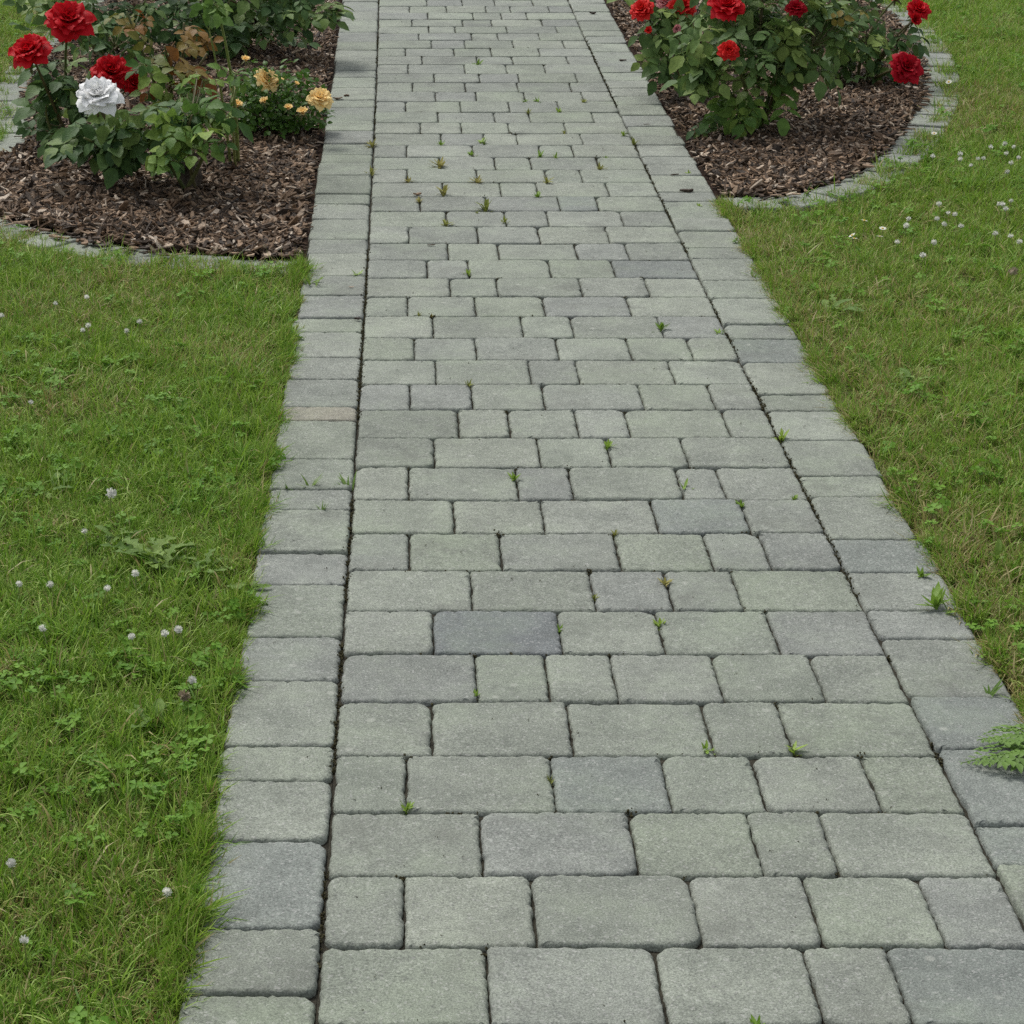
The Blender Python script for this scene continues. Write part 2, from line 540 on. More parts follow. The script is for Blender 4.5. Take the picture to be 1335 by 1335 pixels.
def lay(parent, x0, x1, y0, y1, yx, near, tone=None, rz=0.0, dz=0.0):
    """one paver between two lines across and two along"""
    seed_n[0] += 1
    r = np.random.default_rng(seed_n[0])
    yc = (y0 + y1) / 2
    w, d = x1 - x0, y1 - y0
    t = (yx - XL(yc)) / (XR(yc) - XL(yc)) if parent is not None else 0
    sl = (1 - t) * np.polyval(np.polyder(CL), yc) + t * np.polyval(np.polyder(CR), yc)
    o = link('paver', paver_mesh(w, d, float(sl), seed_n[0], near), parent, ((x0 + x1) / 2, yc, r.normal(0, .0008) + dz))
    c = np.array(TONES[tone]) if tone else np.array(BASES[r.integers(len(BASES))]) * r.normal(1.0, .045)
    if not tone and r.random() < .10:
        c = np.array(TONES['mauve' if r.random() < .6 else 'grey']) * r.normal(1, .04)
    c = c * np.array(PAVE)
    o.color = (*[float(v) for v in c], 1)
    return o


tone_pts = [(gnd(*k)[:2], v) for k, v in TONE.items()]


def tone_of(x0, x1, y0, y1):
    for (p, v) in tone_pts:
        if x0 < p[0] < x1 and y0 < p[1] < y1:
            return v
    return None


rows = []
for k in range(len(JOINTS)):
    yt = YB[k]
    yb_ = YB[k - 1] if k else YB[0] - D
    ypm = (ROW_Y[k] + (ROW_Y[k - 1] if k else 1335)) / 2
    rows.append((yb_, yt, [gnd(x, ypm)[0] for x in JOINTS[k]]))
for k in range(2):               # rows just out of the picture at either end
    yt = YB[0] - D * (1 + k)
    rows.append((yt - D, yt, list(np.cumsum([.19, .15, .19, .13, .16]) + XL(yt) - .05 * k)))
for k in range(6):
    y0 = YB[-1] + D * k
    rows.append((y0, y0 + D, list(np.cumsum([.13 + .05 * (k % 2), .19, .16, .19]) + XL(y0))))
for (y0, y1, js) in rows:
    ym = (y0 + y1) / 2
    js = [j for j in js if XL(ym) + .05 < j < XR(ym) - .05]
    xs = [XL(ym) + .001] + js + [XR(ym) - .001]
    for a, b in zip(xs[:-1], xs[1:]):
        ga = rng.uniform(.0002, .0014)
        gb = rng.uniform(.0002, .0014)
        lay(path, a + ga + (.0008 if a == xs[0] else 0), b - gb, y0 + rng.uniform(.0000, .0010), y1 - rng.uniform(.0000, .0010), (a + b) / 2, ym < 5.2, tone_of(a, b, y0, y1))

LB = [1500, 1385, 1295, 1211, 1096, 1017, 971, 886, 829, 760, 719, 663.5, 637, 598, 548, 530, 493, 465, 432, 414, 385.5, 359, 330, 310.5, 284, 265, 252, 228, 211.5, 201, 187, 171, 157.5, 139.5, 130, 114, 100.5, 92, 79, 65, 54, 41.5, 26, 14, 2]
RB = [1560, 1450, 1340, 1235, 1128, 1075, 978, 909, 832, 796, 747, 703, 647, 619, 572, 534, 513, 472, 441, 423, 389, 366, 337, 322.6, 301, 285, 262, 250, 228, 213.7, 203.6, 189, 177, 164, 150, 136, 125, 114, 105, 94.5, 87, 78.6, 67, 56, 47, 40, 27, 15, 4]
BTONE = {'L': {540: 'tan', 1150: 'slate2', 1250: 'grey', 510: 'mauve', 1050: 'lgreen', 1340: 'green', 930: 'lgreen', 700: 'lgreen'}, 'R': {1100: 'slate2', 940: 'slate2', 675: 'grey', 725: 'slate2', 455: 'slate2', 1010: 'slate2', 1180: 'green', 595: 'grey'}}
for side, ys_px, parent in (('L', LB, bordL), ('R', RB, bordR)):
    yy = [gnd(600, y)[1] for y in ys_px]
    for _ in range(7):
        yy.append(yy[-1] + float(rng.choice([.13, .16, .19])))
    for i in range(len(yy) - 1):
        y0, y1 = yy[i], yy[i + 1]
        ym = (y0 + y1) / 2
        tn = None
        if i + 1 < len(ys_px):
            for q, v in BTONE[side].items():
                if ys_px[i + 1] < q < ys_px[i]:
                    tn = v
        if side == 'L':
            x0, x1 = XL(ym) - BW + rng.normal(0, .003), XL(ym) - rng.uniform(.0004, .0016)
        else:
            x0, x1 = XR(ym) + rng.uniform(.0004, .0016), XR(ym) + BW + rng.normal(0, .003)
        lay(parent, x0, x1, y0 + rng.uniform(.0000, .001), y1 - rng.uniform(.0000, .001), (x0 + x1) / 2, ym < 5.2, tn, dz=rng.normal(0, .001))

# ------------------------------------------------------------------ flower beds: inner edge of the stone edging
def spline(P, n):
    P = np.array(P)
    t = np.concatenate([[0], np.cumsum(np.hypot(*np.diff(P, axis=0).T))])
    tt = np.linspace(0, t[-1], n)
    out = []
    for u in tt:                 # Catmull-Rom
        i = min(max(np.searchsorted(t, u) - 1, 0), len(P) - 2)
        s = (u - t[i]) / (t[i + 1] - t[i])
        p0, p1, p2, p3 = P[max(i - 1, 0)], P[i], P[i + 1], P[min(i + 2, len(P) - 1)]
        out.append(.5 * (2 * p1 + (p2 - p0) * s + (2 * p0 - 5 * p1 + 4 * p2 - p3) * s * s + (3 * p1 - p0 - 3 * p2 + p3) * s ** 3))
    return np.array(out)


bl = [gnd(*p)[:2] for p in ((397, 333), (303, 332), (189, 322), (94, 305), (25, 286), (-32, 260), (-38, 232), (2, 208), (24, 200), (38, 184), (44, 150), (42, 110))] + [np.array(p) for p in ((-1.22, 8.6), (-1.12, 10.0), (-.75, 10.9), (-.3, 11.1))]
br = [gnd(*p)[:2] for p in ((939, 255), (1030, 251), (1095, 231), (1138, 206), (1172, 172), (1192, 140), (1201, 112))] + [np.array(p) for p in ((1.93, 8.3), (1.98, 9.3), (1.75, 10.4), (1.2, 11.0), (.95, 11.1))]
BLI, BRI = spline(bl, 90), spline(br, 90)


def offset(C, side, w):
    T = np.gradient(C, axis=0)
    T /= np.hypot(T[:, 0], T[:, 1])[:, None]
    return C + np.stack([T[:, 1], -T[:, 0]], 1) * side * w


BLO, BRO = offset(BLI, -1, .135), offset(BRI, 1, .135)
edges = {}
for nm, I, O, line in (('left', BLI, BLO, lambda y: XL(y) - BW), ('right', BRI, BRO, lambda y: XR(y) + BW)):
    along = [(line(y), y) for y in np.linspace(I[-1][1], I[0][1], 30)]
    inner = [tuple(p) for p in I] + along
    outer = [tuple(p) for p in O] + [(line(y), y) for y in np.linspace(O[-1][1], O[0][1], 30)]
    edges[nm] = (inner, outer)

for nm, C, side in (('left', BLI, -1), ('right', BRI, 1)):
    O = offset(C, side, .135)
    poly = [tuple(p) for p in C] + [tuple(p) for p in O[::-1]]
    if side > 0:
        poly = poly[::-1]
    e = link('bed_edging', sheet('bed_edging', poly, -0.017, M_JOINT, .03))
    tag(e, 'curved row of grey stones edging the %s flower bed' % nm, 'edging', kind='structure')
    mid = offset(C, side, .0675)
    arc = np.concatenate([[0], np.cumsum(np.hypot(*np.diff(mid, axis=0).T))])
    s = 0.0
    r = np.random.default_rng(3 if side < 0 else 4)
    while s < arc[-1] - .1:
        L = float(r.choice([.12, .155, .155, .19]))
        sm = s + L / 2
        x, y = np.interp(sm, arc, mid[:, 0]), np.interp(sm, arc, mid[:, 1])
        x2, y2 = np.interp(sm + .02, arc, mid[:, 0]), np.interp(sm + .02, arc, mid[:, 1])
        seed_n[0] += 1
        o = link('edging_stone', paver_mesh(L - .006, .125, 0, seed_n[0], False), e, (x, y, -.004 + r.normal(0, .002)))
        o.rotation_euler = (r.normal(0, .01), r.normal(0, .01), math.atan2(y2 - y, x2 - x) + r.normal(0, .015))
        c = np.array(BASES[r.integers(len(BASES))]) * r.normal(1, .06)
        c = c * np.array(PAVE)
        o.color = (*[float(v) for v in c], 1)
        s += L

# ------------------------------------------------------------------ scattering with geometry nodes
def scatter(name, pts, rot, scl, idx, sources, extra=None):
    col = bpy.data.collections.new(name + '_source')
    for i, me in enumerate(sources):
        o = bpy.data.objects.new('%s_source_%02d' % (name, i), me)
        col.objects.link(o)
    me = bpy.data.meshes.new(name)
    me.vertices.add(len(pts))
    me.vertices.foreach_set('co', np.asarray(pts, np.float32).ravel())
    a = me.attributes.new('rot', 'FLOAT_VECTOR', 'POINT')
    a.data.foreach_set('vector', np.asarray(rot, np.float32).ravel())
    a = me.attributes.new('scl', 'FLOAT_VECTOR', 'POINT')
    a.data.foreach_set('vector', np.asarray(scl, np.float32).ravel())
    a = me.attributes.new('idx', 'INT', 'POINT')
    a.data.foreach_set('value', np.asarray(idx, np.int32))
    for k, v in (extra or {}).items():
        a = me.attributes.new(k, 'FLOAT', 'POINT')
        a.data.foreach_set('value', np.asarray(v, np.float32))
    o = link(name, me)
    nt = bpy.data.node_groups.new(name + '_nodes', 'GeometryNodeTree')
    nt.interface.new_socket('Geometry', in_out='INPUT', socket_type='NodeSocketGeometry')
    nt.interface.new_socket('Geometry', in_out='OUTPUT', socket_type='NodeSocketGeometry')
    gi, go = nt.nodes.new('NodeGroupInput'), nt.nodes.new('NodeGroupOutput')
    ci = nt.nodes.new('GeometryNodeCollectionInfo')
    ci.inputs['Collection'].default_value = col
    ci.inputs['Separate Children'].default_value = True
    ci.inputs['Reset Children'].default_value = True
    ip = nt.nodes.new('GeometryNodeInstanceOnPoints')
    ip.inputs['Pick Instance'].default_value = True

    def na(nm, ty):
        n = nt.nodes.new('GeometryNodeInputNamedAttribute')
        n.data_type = ty
        n.inputs['Name'].default_value = nm
        return n.outputs['Attribute']
    e2r = nt.nodes.new('FunctionNodeEulerToRotation')
    nt.links.new(na('rot', 'FLOAT_VECTOR'), e2r.inputs[0])
    nt.links.new(gi.outputs[0], ip.inputs['Points'])
    nt.links.new(ci.outputs[0], ip.inputs['Instance'])
    nt.links.new(na('idx', 'INT'), ip.inputs['Instance Index'])
    nt.links.new(e2r.outputs[0], ip.inputs['Rotation'])
    nt.links.new(na('scl', 'FLOAT_VECTOR'), ip.inputs['Scale'])
    nt.links.new(ip.outputs[0], go.inputs[0])
    md = o.modifiers.new('scatter', 'NODES')
    md.node_group = nt
    return o


# bark mulch
def chip_mesh(seed, L, W, T):
    r = np.random.default_rng(seed)
    V, Fc = [], []
    n = 4
    bend = r.normal(0, .12)
    for i in range(n):
        t = i / (n - 1) - .5
        wv = W * (1 - .5 * abs(2 * t) ** 2.2) * r.uniform(.75, 1.15)
        tv = T * r.uniform(.6, 1.2)
        z = bend * L * (t * t) * 2
        y = r.normal(0, W * .12)
        for sy, sz in ((-1, -1), (1, -1), (.85, 1), (-.85, 1)):
            V.append((t * L + r.normal(0, L * .03), y + sy * wv / 2, z + sz * tv / 2 * r.uniform(.7, 1.2)))
    for i in range(n - 1):
        for j in range(4):
            a = i * 4
            Fc.append((a + j, a + (j + 1) % 4, a + 4 + (j + 1) % 4, a + 4 + j))
    Fc += [(3, 2, 1, 0), (12, 13, 14, 15)]
    return mesh('bark_chip', V, Fc, M_BARK, False)


CHIPS = [chip_mesh(i, L, W, T) for i, (L, W, T) in enumerate([(.040, .011, .004), (.028, .013, .004), (.052, .009, .004), (.022, .010, .005), (.034, .008, .003), (.070, .005, .003), (.040, .016, .005), (.024, .016, .004), (.050, .004, .003), (.020, .014, .005)])]
for nm in ('left', 'right'):
    inner = edges[nm][0]
    P = np.array(inner)
    pol = inner
    area_pts = 85000
    x = rng.uniform(P[:, 0].min() - .02, P[:, 0].max() + .02, area_pts)
    y = rng.uniform(P[:, 1].min() - .02, P[:, 1].max() + .02, area_pts)
    ok = inside(pol, x, y)
    keep = rng.random(area_pts) < np.where(y < 9.3, 1.0, .35)
    # a few chips spill over the edging
    cx, cy = P[:, 0].mean(), P[:, 1].mean()
    sp = inside([(cx + (a - cx) * 1.06, cy + (b - cy) * 1.03) for a, b in pol], x, y) & (rng.random(area_pts) < .13)
    gap = (XL(y) - BW - x) if nm == 'left' else (x - XR(y) - BW)
    sp &= gap > .02
    ok &= gap > .016 + .012 * rng.random(area_pts)
    ok = (ok & keep) | sp
    x, y = x[ok], y[ok]
    n = len(x)
    mound = .012 * vnoise(x * 3, y * 3, 8) + .012 * vnoise(x * 14, y * 14, 9)
    isin = inside(pol, x, y)
    gap = (XL(y) - BW - x) if nm == 'left' else (x - XR(y) - BW)
    z = np.where(isin, -.012 - .012 * np.exp(-gap / .05) + mound + rng.uniform(0, .014, n), .003 + rng.uniform(0, .003, n))
    rot = np.stack([rng.normal(0, .5, n), rng.normal(0, .36, n), rng.uniform(0, TAU, n)], 1)
    rot[~isin, :2] *= .15
    sc = rng.uniform(.6, 1.0, n) + rng.exponential(.12, n)
    ch = scatter('bark_mulch', np.stack([x, y, z], 1), rot, np.stack([sc, sc, sc], 1), rng.integers(0, len(CHIPS), n), CHIPS)
    tag(ch, 'dark brown bark mulch covering the %s rose bed' % nm, 'mulch', kind='stuff')
    # soil under the chips
    b = link('flower_bed', sheet('flower_bed', pol if nm == 'right' else pol[::-1], -0.0155, M_SOIL, .03))
    if nm == 'right':
        pass
    tag(b, 'dark soil of the %s flower bed' % nm, 'flower bed', kind='structure')

# ------------------------------------------------------------------ lawns
def blade(r, x, y, h, w, az, lean, curl, V, Fc, C, base_w=None):
    k = len(V)
    dx, dy = math.cos(az), math.sin(az)
    fa = az + math.pi / 2 + r.normal(0, .5)
    px_, py_ = math.cos(fa), math.sin(fa)
    rnd, rn2 = r.random(), r.random()
    a = lean
    cx, cy, cz = x, y, 0.0
    for i, ww in enumerate((.8, 1.0, .75, 0.0)):
        if i:
            st = h / 3
            cx += dx * math.sin(a) * st
            cy += dy * math.sin(a) * st
            cz += math.cos(a) * st
            a += curl
        if ww:
            V += [(cx - px_ * w * ww / 2, cy - py_ * w * ww / 2, cz), (cx + px_ * w * ww / 2, cy + py_ * w * ww / 2, cz)]
            C += [(rnd, i / 3, rn2, 1)] * 2
        else:
            V.append((cx, cy, cz))
            C.append((rnd, 1, rn2, 1))
    Fc += [(k, k + 1, k + 3, k + 2), (k + 2, k + 3, k + 5, k + 4), (k + 4, k + 5, k + 6)]


def tuft(seed, n, hmin, hmax, w, spread, lean):
    r = np.random.default_rng(seed)
    V, Fc, C = [], [], []
    com = r.uniform(0, TAU)
    for _ in range(n):
        rr, aa = spread * math.sqrt(r.random()), r.uniform(0, TAU)
        az = com + r.normal(0, 1.3)
        blade(r, rr * math.cos(aa), rr * math.sin(aa), r.uniform(hmin, hmax), w * r.uniform(.6, 1.3), az, abs(r.normal(lean, .25)), r.normal(.28, .2), V, Fc, C)
    me = mesh('tuft', V, Fc, M_GRASS)
    ca = me.color_attributes.new('blade', 'FLOAT_COLOR', 'POINT')
    ca.data.foreach_set('color', np.array(C, np.float32).ravel())
    return me


def clover_tuft(seed):
    r = np.random.default_rng(seed)
    V, Fc = [], []
    for _ in range(7):
        rr, aa = .025 * math.sqrt(r.random()), r.uniform(0, TAU)
        x, y, z = rr * math.cos(aa), rr * math.sin(aa), r.uniform(.020, .034)
        a0 = r.uniform(0, TAU)
        tx, ty = r.normal(0, .25, 2)
        R = r.uniform(.006, .0095)
        for q in range(3):
            a = a0 + q * TAU / 3
            k = len(V)
            V.append((x, y, z))
            for s_, rr2 in ((-.75, .55), (-.62, .95), (0, 1.1), (.62, .95), (.75, .55)):
                vx, vy = R * rr2 * math.cos(a + s_), R * rr2 * math.sin(a + s_)
                V.append((x + vx, y + vy, z + tx * vx + ty * vy + .25 * R * abs(s_)))
            Fc += [(k, k + 1, k + 2, k + 3), (k, k + 3, k + 4, k + 5)]
        k = len(V)
        V += [(x - .0006, y, z), (x + .0006, y, z), (x * .6, y * .6, 0)]
        Fc.append((k, k + 1, k + 2))
    return mesh('clover_tuft', V, Fc, M_CLOVER)


TUFTS = [tuft(200 + i, 24, .020, .042, .0017, .021, .45) for i in range(7)] + [tuft(220 + i, 18, .032, .062, .0020, .020, .50) for i in range(5)] \
    + [tuft(240 + i, 11, .035, .072, .0024, .026, .95) for i in range(3)] + [clover_tuft(260 + i) for i in range(4)]
N_SHORT, N_LONG, N_FLAT, N_CLOV = 7, 5, 3, 4

frustum = [gnd(-160, 1500)[:2], gnd(1500, 1500)[:2], gnd(1500, -30)[:2], gnd(-160, -30)[:2]]


def lawn(nm, xr, yr, cell_density):
    out = edges[nm][1]
    A = (xr[1] - xr[0]) * (yr[1] - yr[0])
    n = int(A * cell_density)
    x, y = rng.uniform(*xr, n), rng.uniform(*yr, n)
    if nm == 'left':
        ok = x < XL(y) - BW - .003
        dpath = XL(y) - BW - x
    else:
        ok = x > XR(y) + BW + .005
        dpath = x - XR(y) - BW
    C_, sd_ = (BLI, -1) if nm == 'left' else (BRI, 1)
    ln_ = (lambda q: XL(q) - BW) if nm == 'left' else (lambda q: XR(q) + BW)
    deep = inside([tuple(p) for p in offset(C_, sd_, 0.062 if nm == 'left' else .060)] + [(ln_(q), q) for q in np.linspace(C_[-1][1], C_[0][1] - .07, 30)], x, y)
    rim = inside(out, x, y)
    ok &= ~deep & (~rim | (rng.random(n) < np.where(vnoise(x * 7, y * 7, 5) > .42, .6, .12) * (1 if nm == 'left' else 1.1)))
    fr = inside([tuple(p) for p in frustum], x, y)
    dens = np.where(fr, np.clip(3.6 / np.maximum(y, 1), .38, 1.0), .30)
    ok &= rng.random(n) < dens
    # thin spots
    thin = vnoise(x * 5 + 3, y * 5, 31) * .6 + vnoise(x * 13, y * 13, 32) * .4
    ok &= rng.random(n) < np.where(thin < .25, .6, 1.0) * np.where((nm == 'right') & (dpath < .11) & (vnoise(x * 8, y * 8, 77) > .5), .55, 1.0)
    x, y, dpath, thin = x[ok], y[ok], dpath[ok], thin[ok]
    n = len(x)
    dryn = np.clip(1.2 * (vnoise(x * 3.1, y * 3.1, 41) - .52), 0, 1) * .6 + np.clip(.30 - thin, 0, 1) * 1.4 + .035
    if nm == 'right':
        dryn += (.20 + .55 * vnoise(x * 4, y * 4, 44)) * np.exp(-np.clip(dpath, 0, 9) / .17) + .05
    else:
        dryn += .07 * np.exp(-np.clip(dpath, 0, 9) / .07)
    long_ = vnoise(x * 2.3, y * 2.3, 51) * .6 + vnoise(x * 8, y * 8, 52) * .4
    u = rng.random(n)
    clov = vnoise(x * 2.7 + 9, y * 2.7, 61) * .65 + vnoise(x * 9, y * 9, 62) * .35
    pc = np.clip((clov - .48) * .4, .010, .050)
    pl = np.clip((long_ - .38) * 1.6, .04, .75)
    pf = .10
    idx = rng.integers(0, N_SHORT, n)
    idx = np.where(u < pl, N_SHORT + rng.integers(0, N_LONG, n), idx)
    idx = np.where(rng.random(n) < pf, N_SHORT + N_LONG + rng.integers(0, N_FLAT, n), idx)
    idx = np.where(rng.random(n) < pc, N_SHORT + N_LONG + N_FLAT + rng.integers(0, N_CLOV, n), idx)
    sc = rng.uniform(.75, 1.2, n) * np.where(y > 6, 1.12, 1.0)
    sc *= np.where(dpath < .03, .85, 1.0)
    z = GROUND_Z + .010 * vnoise(x * 2.5, y * 2.5, 71)
    rot = np.stack([rng.normal(0, .14, n), rng.normal(0, .14, n), rng.uniform(0, TAU, n)], 1)
    # tufts along the border lean out over the stones in clumps
    en = 5200
    ey = rng.uniform(yr[0], yr[1], en)
    cl = vnoise(ey * 11, ey * 0 + .5, 81 if nm == 'left' else 82)
    bed0 = C_[0][1]
    kp = (rng.random(en) < np.clip((cl - .30) * 2.4, 0, 1)) & (ey < bed0 - .06)
    ey, cl = ey[kp], cl[kp]
    en = len(ey)
    amt = np.clip((cl - .30) * 1.9, 0, 1) * (1.0 if nm == 'left' else .7)
    sgn = 1 if nm == 'left' else -1
    ex = ln_(ey) - sgn * rng.uniform(-.002, .022, en)
    er = np.stack([rng.normal(0, .2, en), sgn * (rng.uniform(.1, .55, en) + .55 * amt), rng.normal(0, .35, en)], 1)
    es = rng.uniform(.6, 1.05, en) * (.70 + .62 * amt)
    ei = np.where(rng.random(en) < .018, N_SHORT + N_LONG + N_FLAT + rng.integers(0, N_CLOV, en), rng.integers(0, N_SHORT + N_LONG, en))
    x, y, z = np.concatenate([x, ex]), np.concatenate([y, ey]), np.concatenate([z, np.full(en, GROUND_Z + .012)])
    rot, sc, idx = np.concatenate([rot, er]), np.concatenate([sc, es]), np.concatenate([idx, ei])
    dryn = np.concatenate([dryn, (.05 if nm == 'left' else .28) + rng.uniform(0, .1, en)])
    n = len(x)
    o = scatter('grass', np.stack([x, y, z], 1), rot, np.stack([sc, sc, sc * rng.uniform(.8, 1.15, n)], 1), idx, TUFTS, {'dry': dryn})
    tag(o, 'short mown lawn with clover growing on the %s side of the path' % nm, 'grass', kind='stuff')
    return n


n1 = lawn('left', (-2.6, -.2), (1.6, 12.0), 4800)
n2 = lawn('right', (.6, 3.9), (1.9, 12.5), 4800)
print('tufts', n1, n2)
# ------------------------------------------------------------------ roses
def leaflet(V, Fc, o, ax, side, nrm, L, W, r, fold=.25, droop=.25):
    """one toothed leaflet with a folded midrib"""
    k = len(V)
    ax, side, nrm = Vector(ax).normalized(), Vector(side).normalized(), Vector(nrm).normalized()
    prof = [(0.0, .05), (.12, .55), (.28, .92), (.45, 1.0), (.62, .86), (.78, .58), (.90, .28), (1.0, .0)]
    for i, (t, w) in enumerate(prof):
        c = Vector(o) + ax * (L * t) - nrm * (droop * L * t * t)
        ww = W / 2 * w
        saw = 1 + (.10 if i % 2 else -.06)
        up = nrm * (fold * ww)
        V += [tuple(c + side * ww * saw + up), tuple(c), tuple(c - side * ww * saw + up)]
    for i in range(len(prof) - 1):
        a = k + 3 * i
        Fc += [(a, a + 3, a + 4, a + 1), (a + 1, a + 4, a + 5, a + 2)]


def rose_leaf(seed, mat, size=1.0):
    r = np.random.default_rng(seed)
    V, Fc = [], []
    L = .062 * size
    dr = r.uniform(.1, .45)
    tip = .095 * size

    def pt(t):
        return Vector((tip * t, .004 * math.sin(3 * t), -dr * tip * t * t * .8))
    sl = dr * 1.2
    leaflet(V, Fc, pt(1), (1, r.normal(0, .1), -sl), (0, 1, r.normal(0, .15)), (sl, 0, 1), L * r.uniform(.95, 1.15), L * .70, r)
    for t, sc in ((.72, .92), (.36, .72)):
        for s in (-1, 1):
            a = r.uniform(.95, 1.25)
            ax = Vector((math.cos(a), s * math.sin(a), -sl * .6 + r.normal(0, .12)))
            sd = Vector((-s * math.sin(a), math.cos(a), r.normal(0, .2)))
            leaflet(V, Fc, pt(t) + ax.normalized() * .004, ax, sd, ax.cross(sd) if ax.cross(sd).z > 0 else -ax.cross(sd), L * sc * r.uniform(.88, 1.08), L * .68 * sc, r, droop=r.uniform(.1, .4))
    mb = MB()
    mb.v, mb.f = V, Fc
    mb.tube([pt(t) for t in (0, .35, .7, 1)], [.0016 * size, .0013 * size, .0011 * size, .0009 * size], 4)
    return mb.build('leaf', mat)


LEAF = {}
for nm, mt in (('dark', M_DARKLEAF), ('grey', M_GREYLEAF), ('fresh', M_FRESHLEAF), ('red', M_REDLEAF)):
    LEAF[nm] = [rose_leaf(300 + i, mt) for i in range(5)]


def petal_patch(R, ph0, ph1, Ln, W, r, r0=.05, nu=6, nv=6, cup=.35):
    V, Fc = [], []
    w1, w2 = r.uniform(0, TAU, 2)
    rr, zz, seg = r0 * R, 0.0, Ln * R / nu
    for i in range(nu + 1):
        s = i / nu
        ph = ph0 + (ph1 - ph0) * s ** 1.6
        if i:
            rr += math.sin(ph) * seg
            zz += math.cos(ph) * seg
        wd = W * R * (math.sin(math.pi * (.12 + .60 * s)) ** .8) * (1.0 if s < .95 else .86)
        for j in range(nv + 1):
            t = j / nv * 2 - 1
            ruf = R * .075 * s * s * math.sin(4 * t + w1) + R * .05 * s * s * math.sin(9 * t + w2)
            tipd = -.13 * R * s * s * (abs(t) ** 2.2)
            rad = rr - cup * wd * t * t * (1 - .4 * s) + ruf * math.cos(ph) + tipd * math.sin(ph)
            V.append((rad, t * wd, zz + ruf * math.sin(ph) * .9 + tipd * math.cos(ph)))
    for i in range(nu):
        for j in range(nv):
            a = i * (nv + 1) + j
            Fc.append((a, a + nv + 1, a + nv + 2, a + 1))
    return V, Fc


RAD = math.radians
RINGS = [(5, -8, 8, .52, .22), (7, 0, 30, .60, .27), (8, 12, 56, .70, .31), (9, 26, 78, .82, .35), (8, 42, 100, .93, .40), (8, 62, 124, 1.0, .42)]
BLOOMS = {}


def bloom_data(mat, seed, core=3):
    """a unit-radius bloom: the closed heart as one mesh and the outer petals one by one"""
    key = (mat.name, seed)
    if key in BLOOMS:
        return BLOOMS[key]
    r = np.random.default_rng(seed)
    mb = MB()
    outer = []
    for q, (n, a, b, L, W) in enumerate(RINGS):
        for k in range(n):
            V, Fc = petal_patch(1.0, RAD(a + r.normal(0, 4)), RAD(b + r.normal(0, 9)), L * r.uniform(.93, 1.07), W * r.uniform(.9, 1.1), r)
            az = TAU * (k + .5 * (q % 2)) / n + r.normal(0, .12)
            if q < core:
                c, s = math.cos(az), math.sin(az)
                mb.add([(c * x - s * y, s * x + c * y, z) for x, y, z in V], Fc)
            else:
                outer.append((mesh('petal', V, Fc, mat), az))
    mb.tube([(0, 0, -.26), (0, 0, -.14), (0, 0, -.02), (0, 0, .10)], [.06, .15, .17, .08], 8)
    BLOOMS[key] = (mb.build('bloom', mat), outer)
    return BLOOMS[key]


_cm = MB()
for _q in range(5):
    _a = TAU * _q / 5
    _v, _f = [], []
    leaflet(_v, _f, (.10 * math.cos(_a), .10 * math.sin(_a), -.10), (math.cos(_a), math.sin(_a), -.35), (-math.sin(_a), math.cos(_a), 0), (.3 * math.cos(_a), .3 * math.sin(_a), 1), .7, .22, None, droop=.5)
    _cm.add(_v, _f)
_cm.tube([(0, 0, -.45), (0, 0, -.30), (0, 0, -.16), (0, 0, -.04)], [.05, .13, .19, .15], 8)
CALYX = _cm.build('calyx', M_STEM)


def add_bloom(parent, pos, R, face, mat, seed, spin=0.0, few=False):
    core, outer = bloom_data(mat, seed)
    f = Vector(face).normalized()
    q = f.to_track_quat('Z', 'Y') @ Quaternion((0, 0, 1), spin)
    b = link('bloom', core, parent, pos)
    b.rotation_mode = 'QUATERNION'
    b.rotation_quaternion = q
    b.scale = (R, R, R)
    for me, az in (outer[:8] if few else outer):
        p = link('petal', me, b)
        p.rotation_euler = (0, 0, az)
    link('calyx', CALYX, b)
    return b


def bez(a, b, c, n):
    a, b, c = Vector(a), Vector(b), Vector(c)
    return [a * (1 - t) ** 2 + b * 2 * t * (1 - t) + c * t * t for t in (i / (n - 1) for i in range(n))]


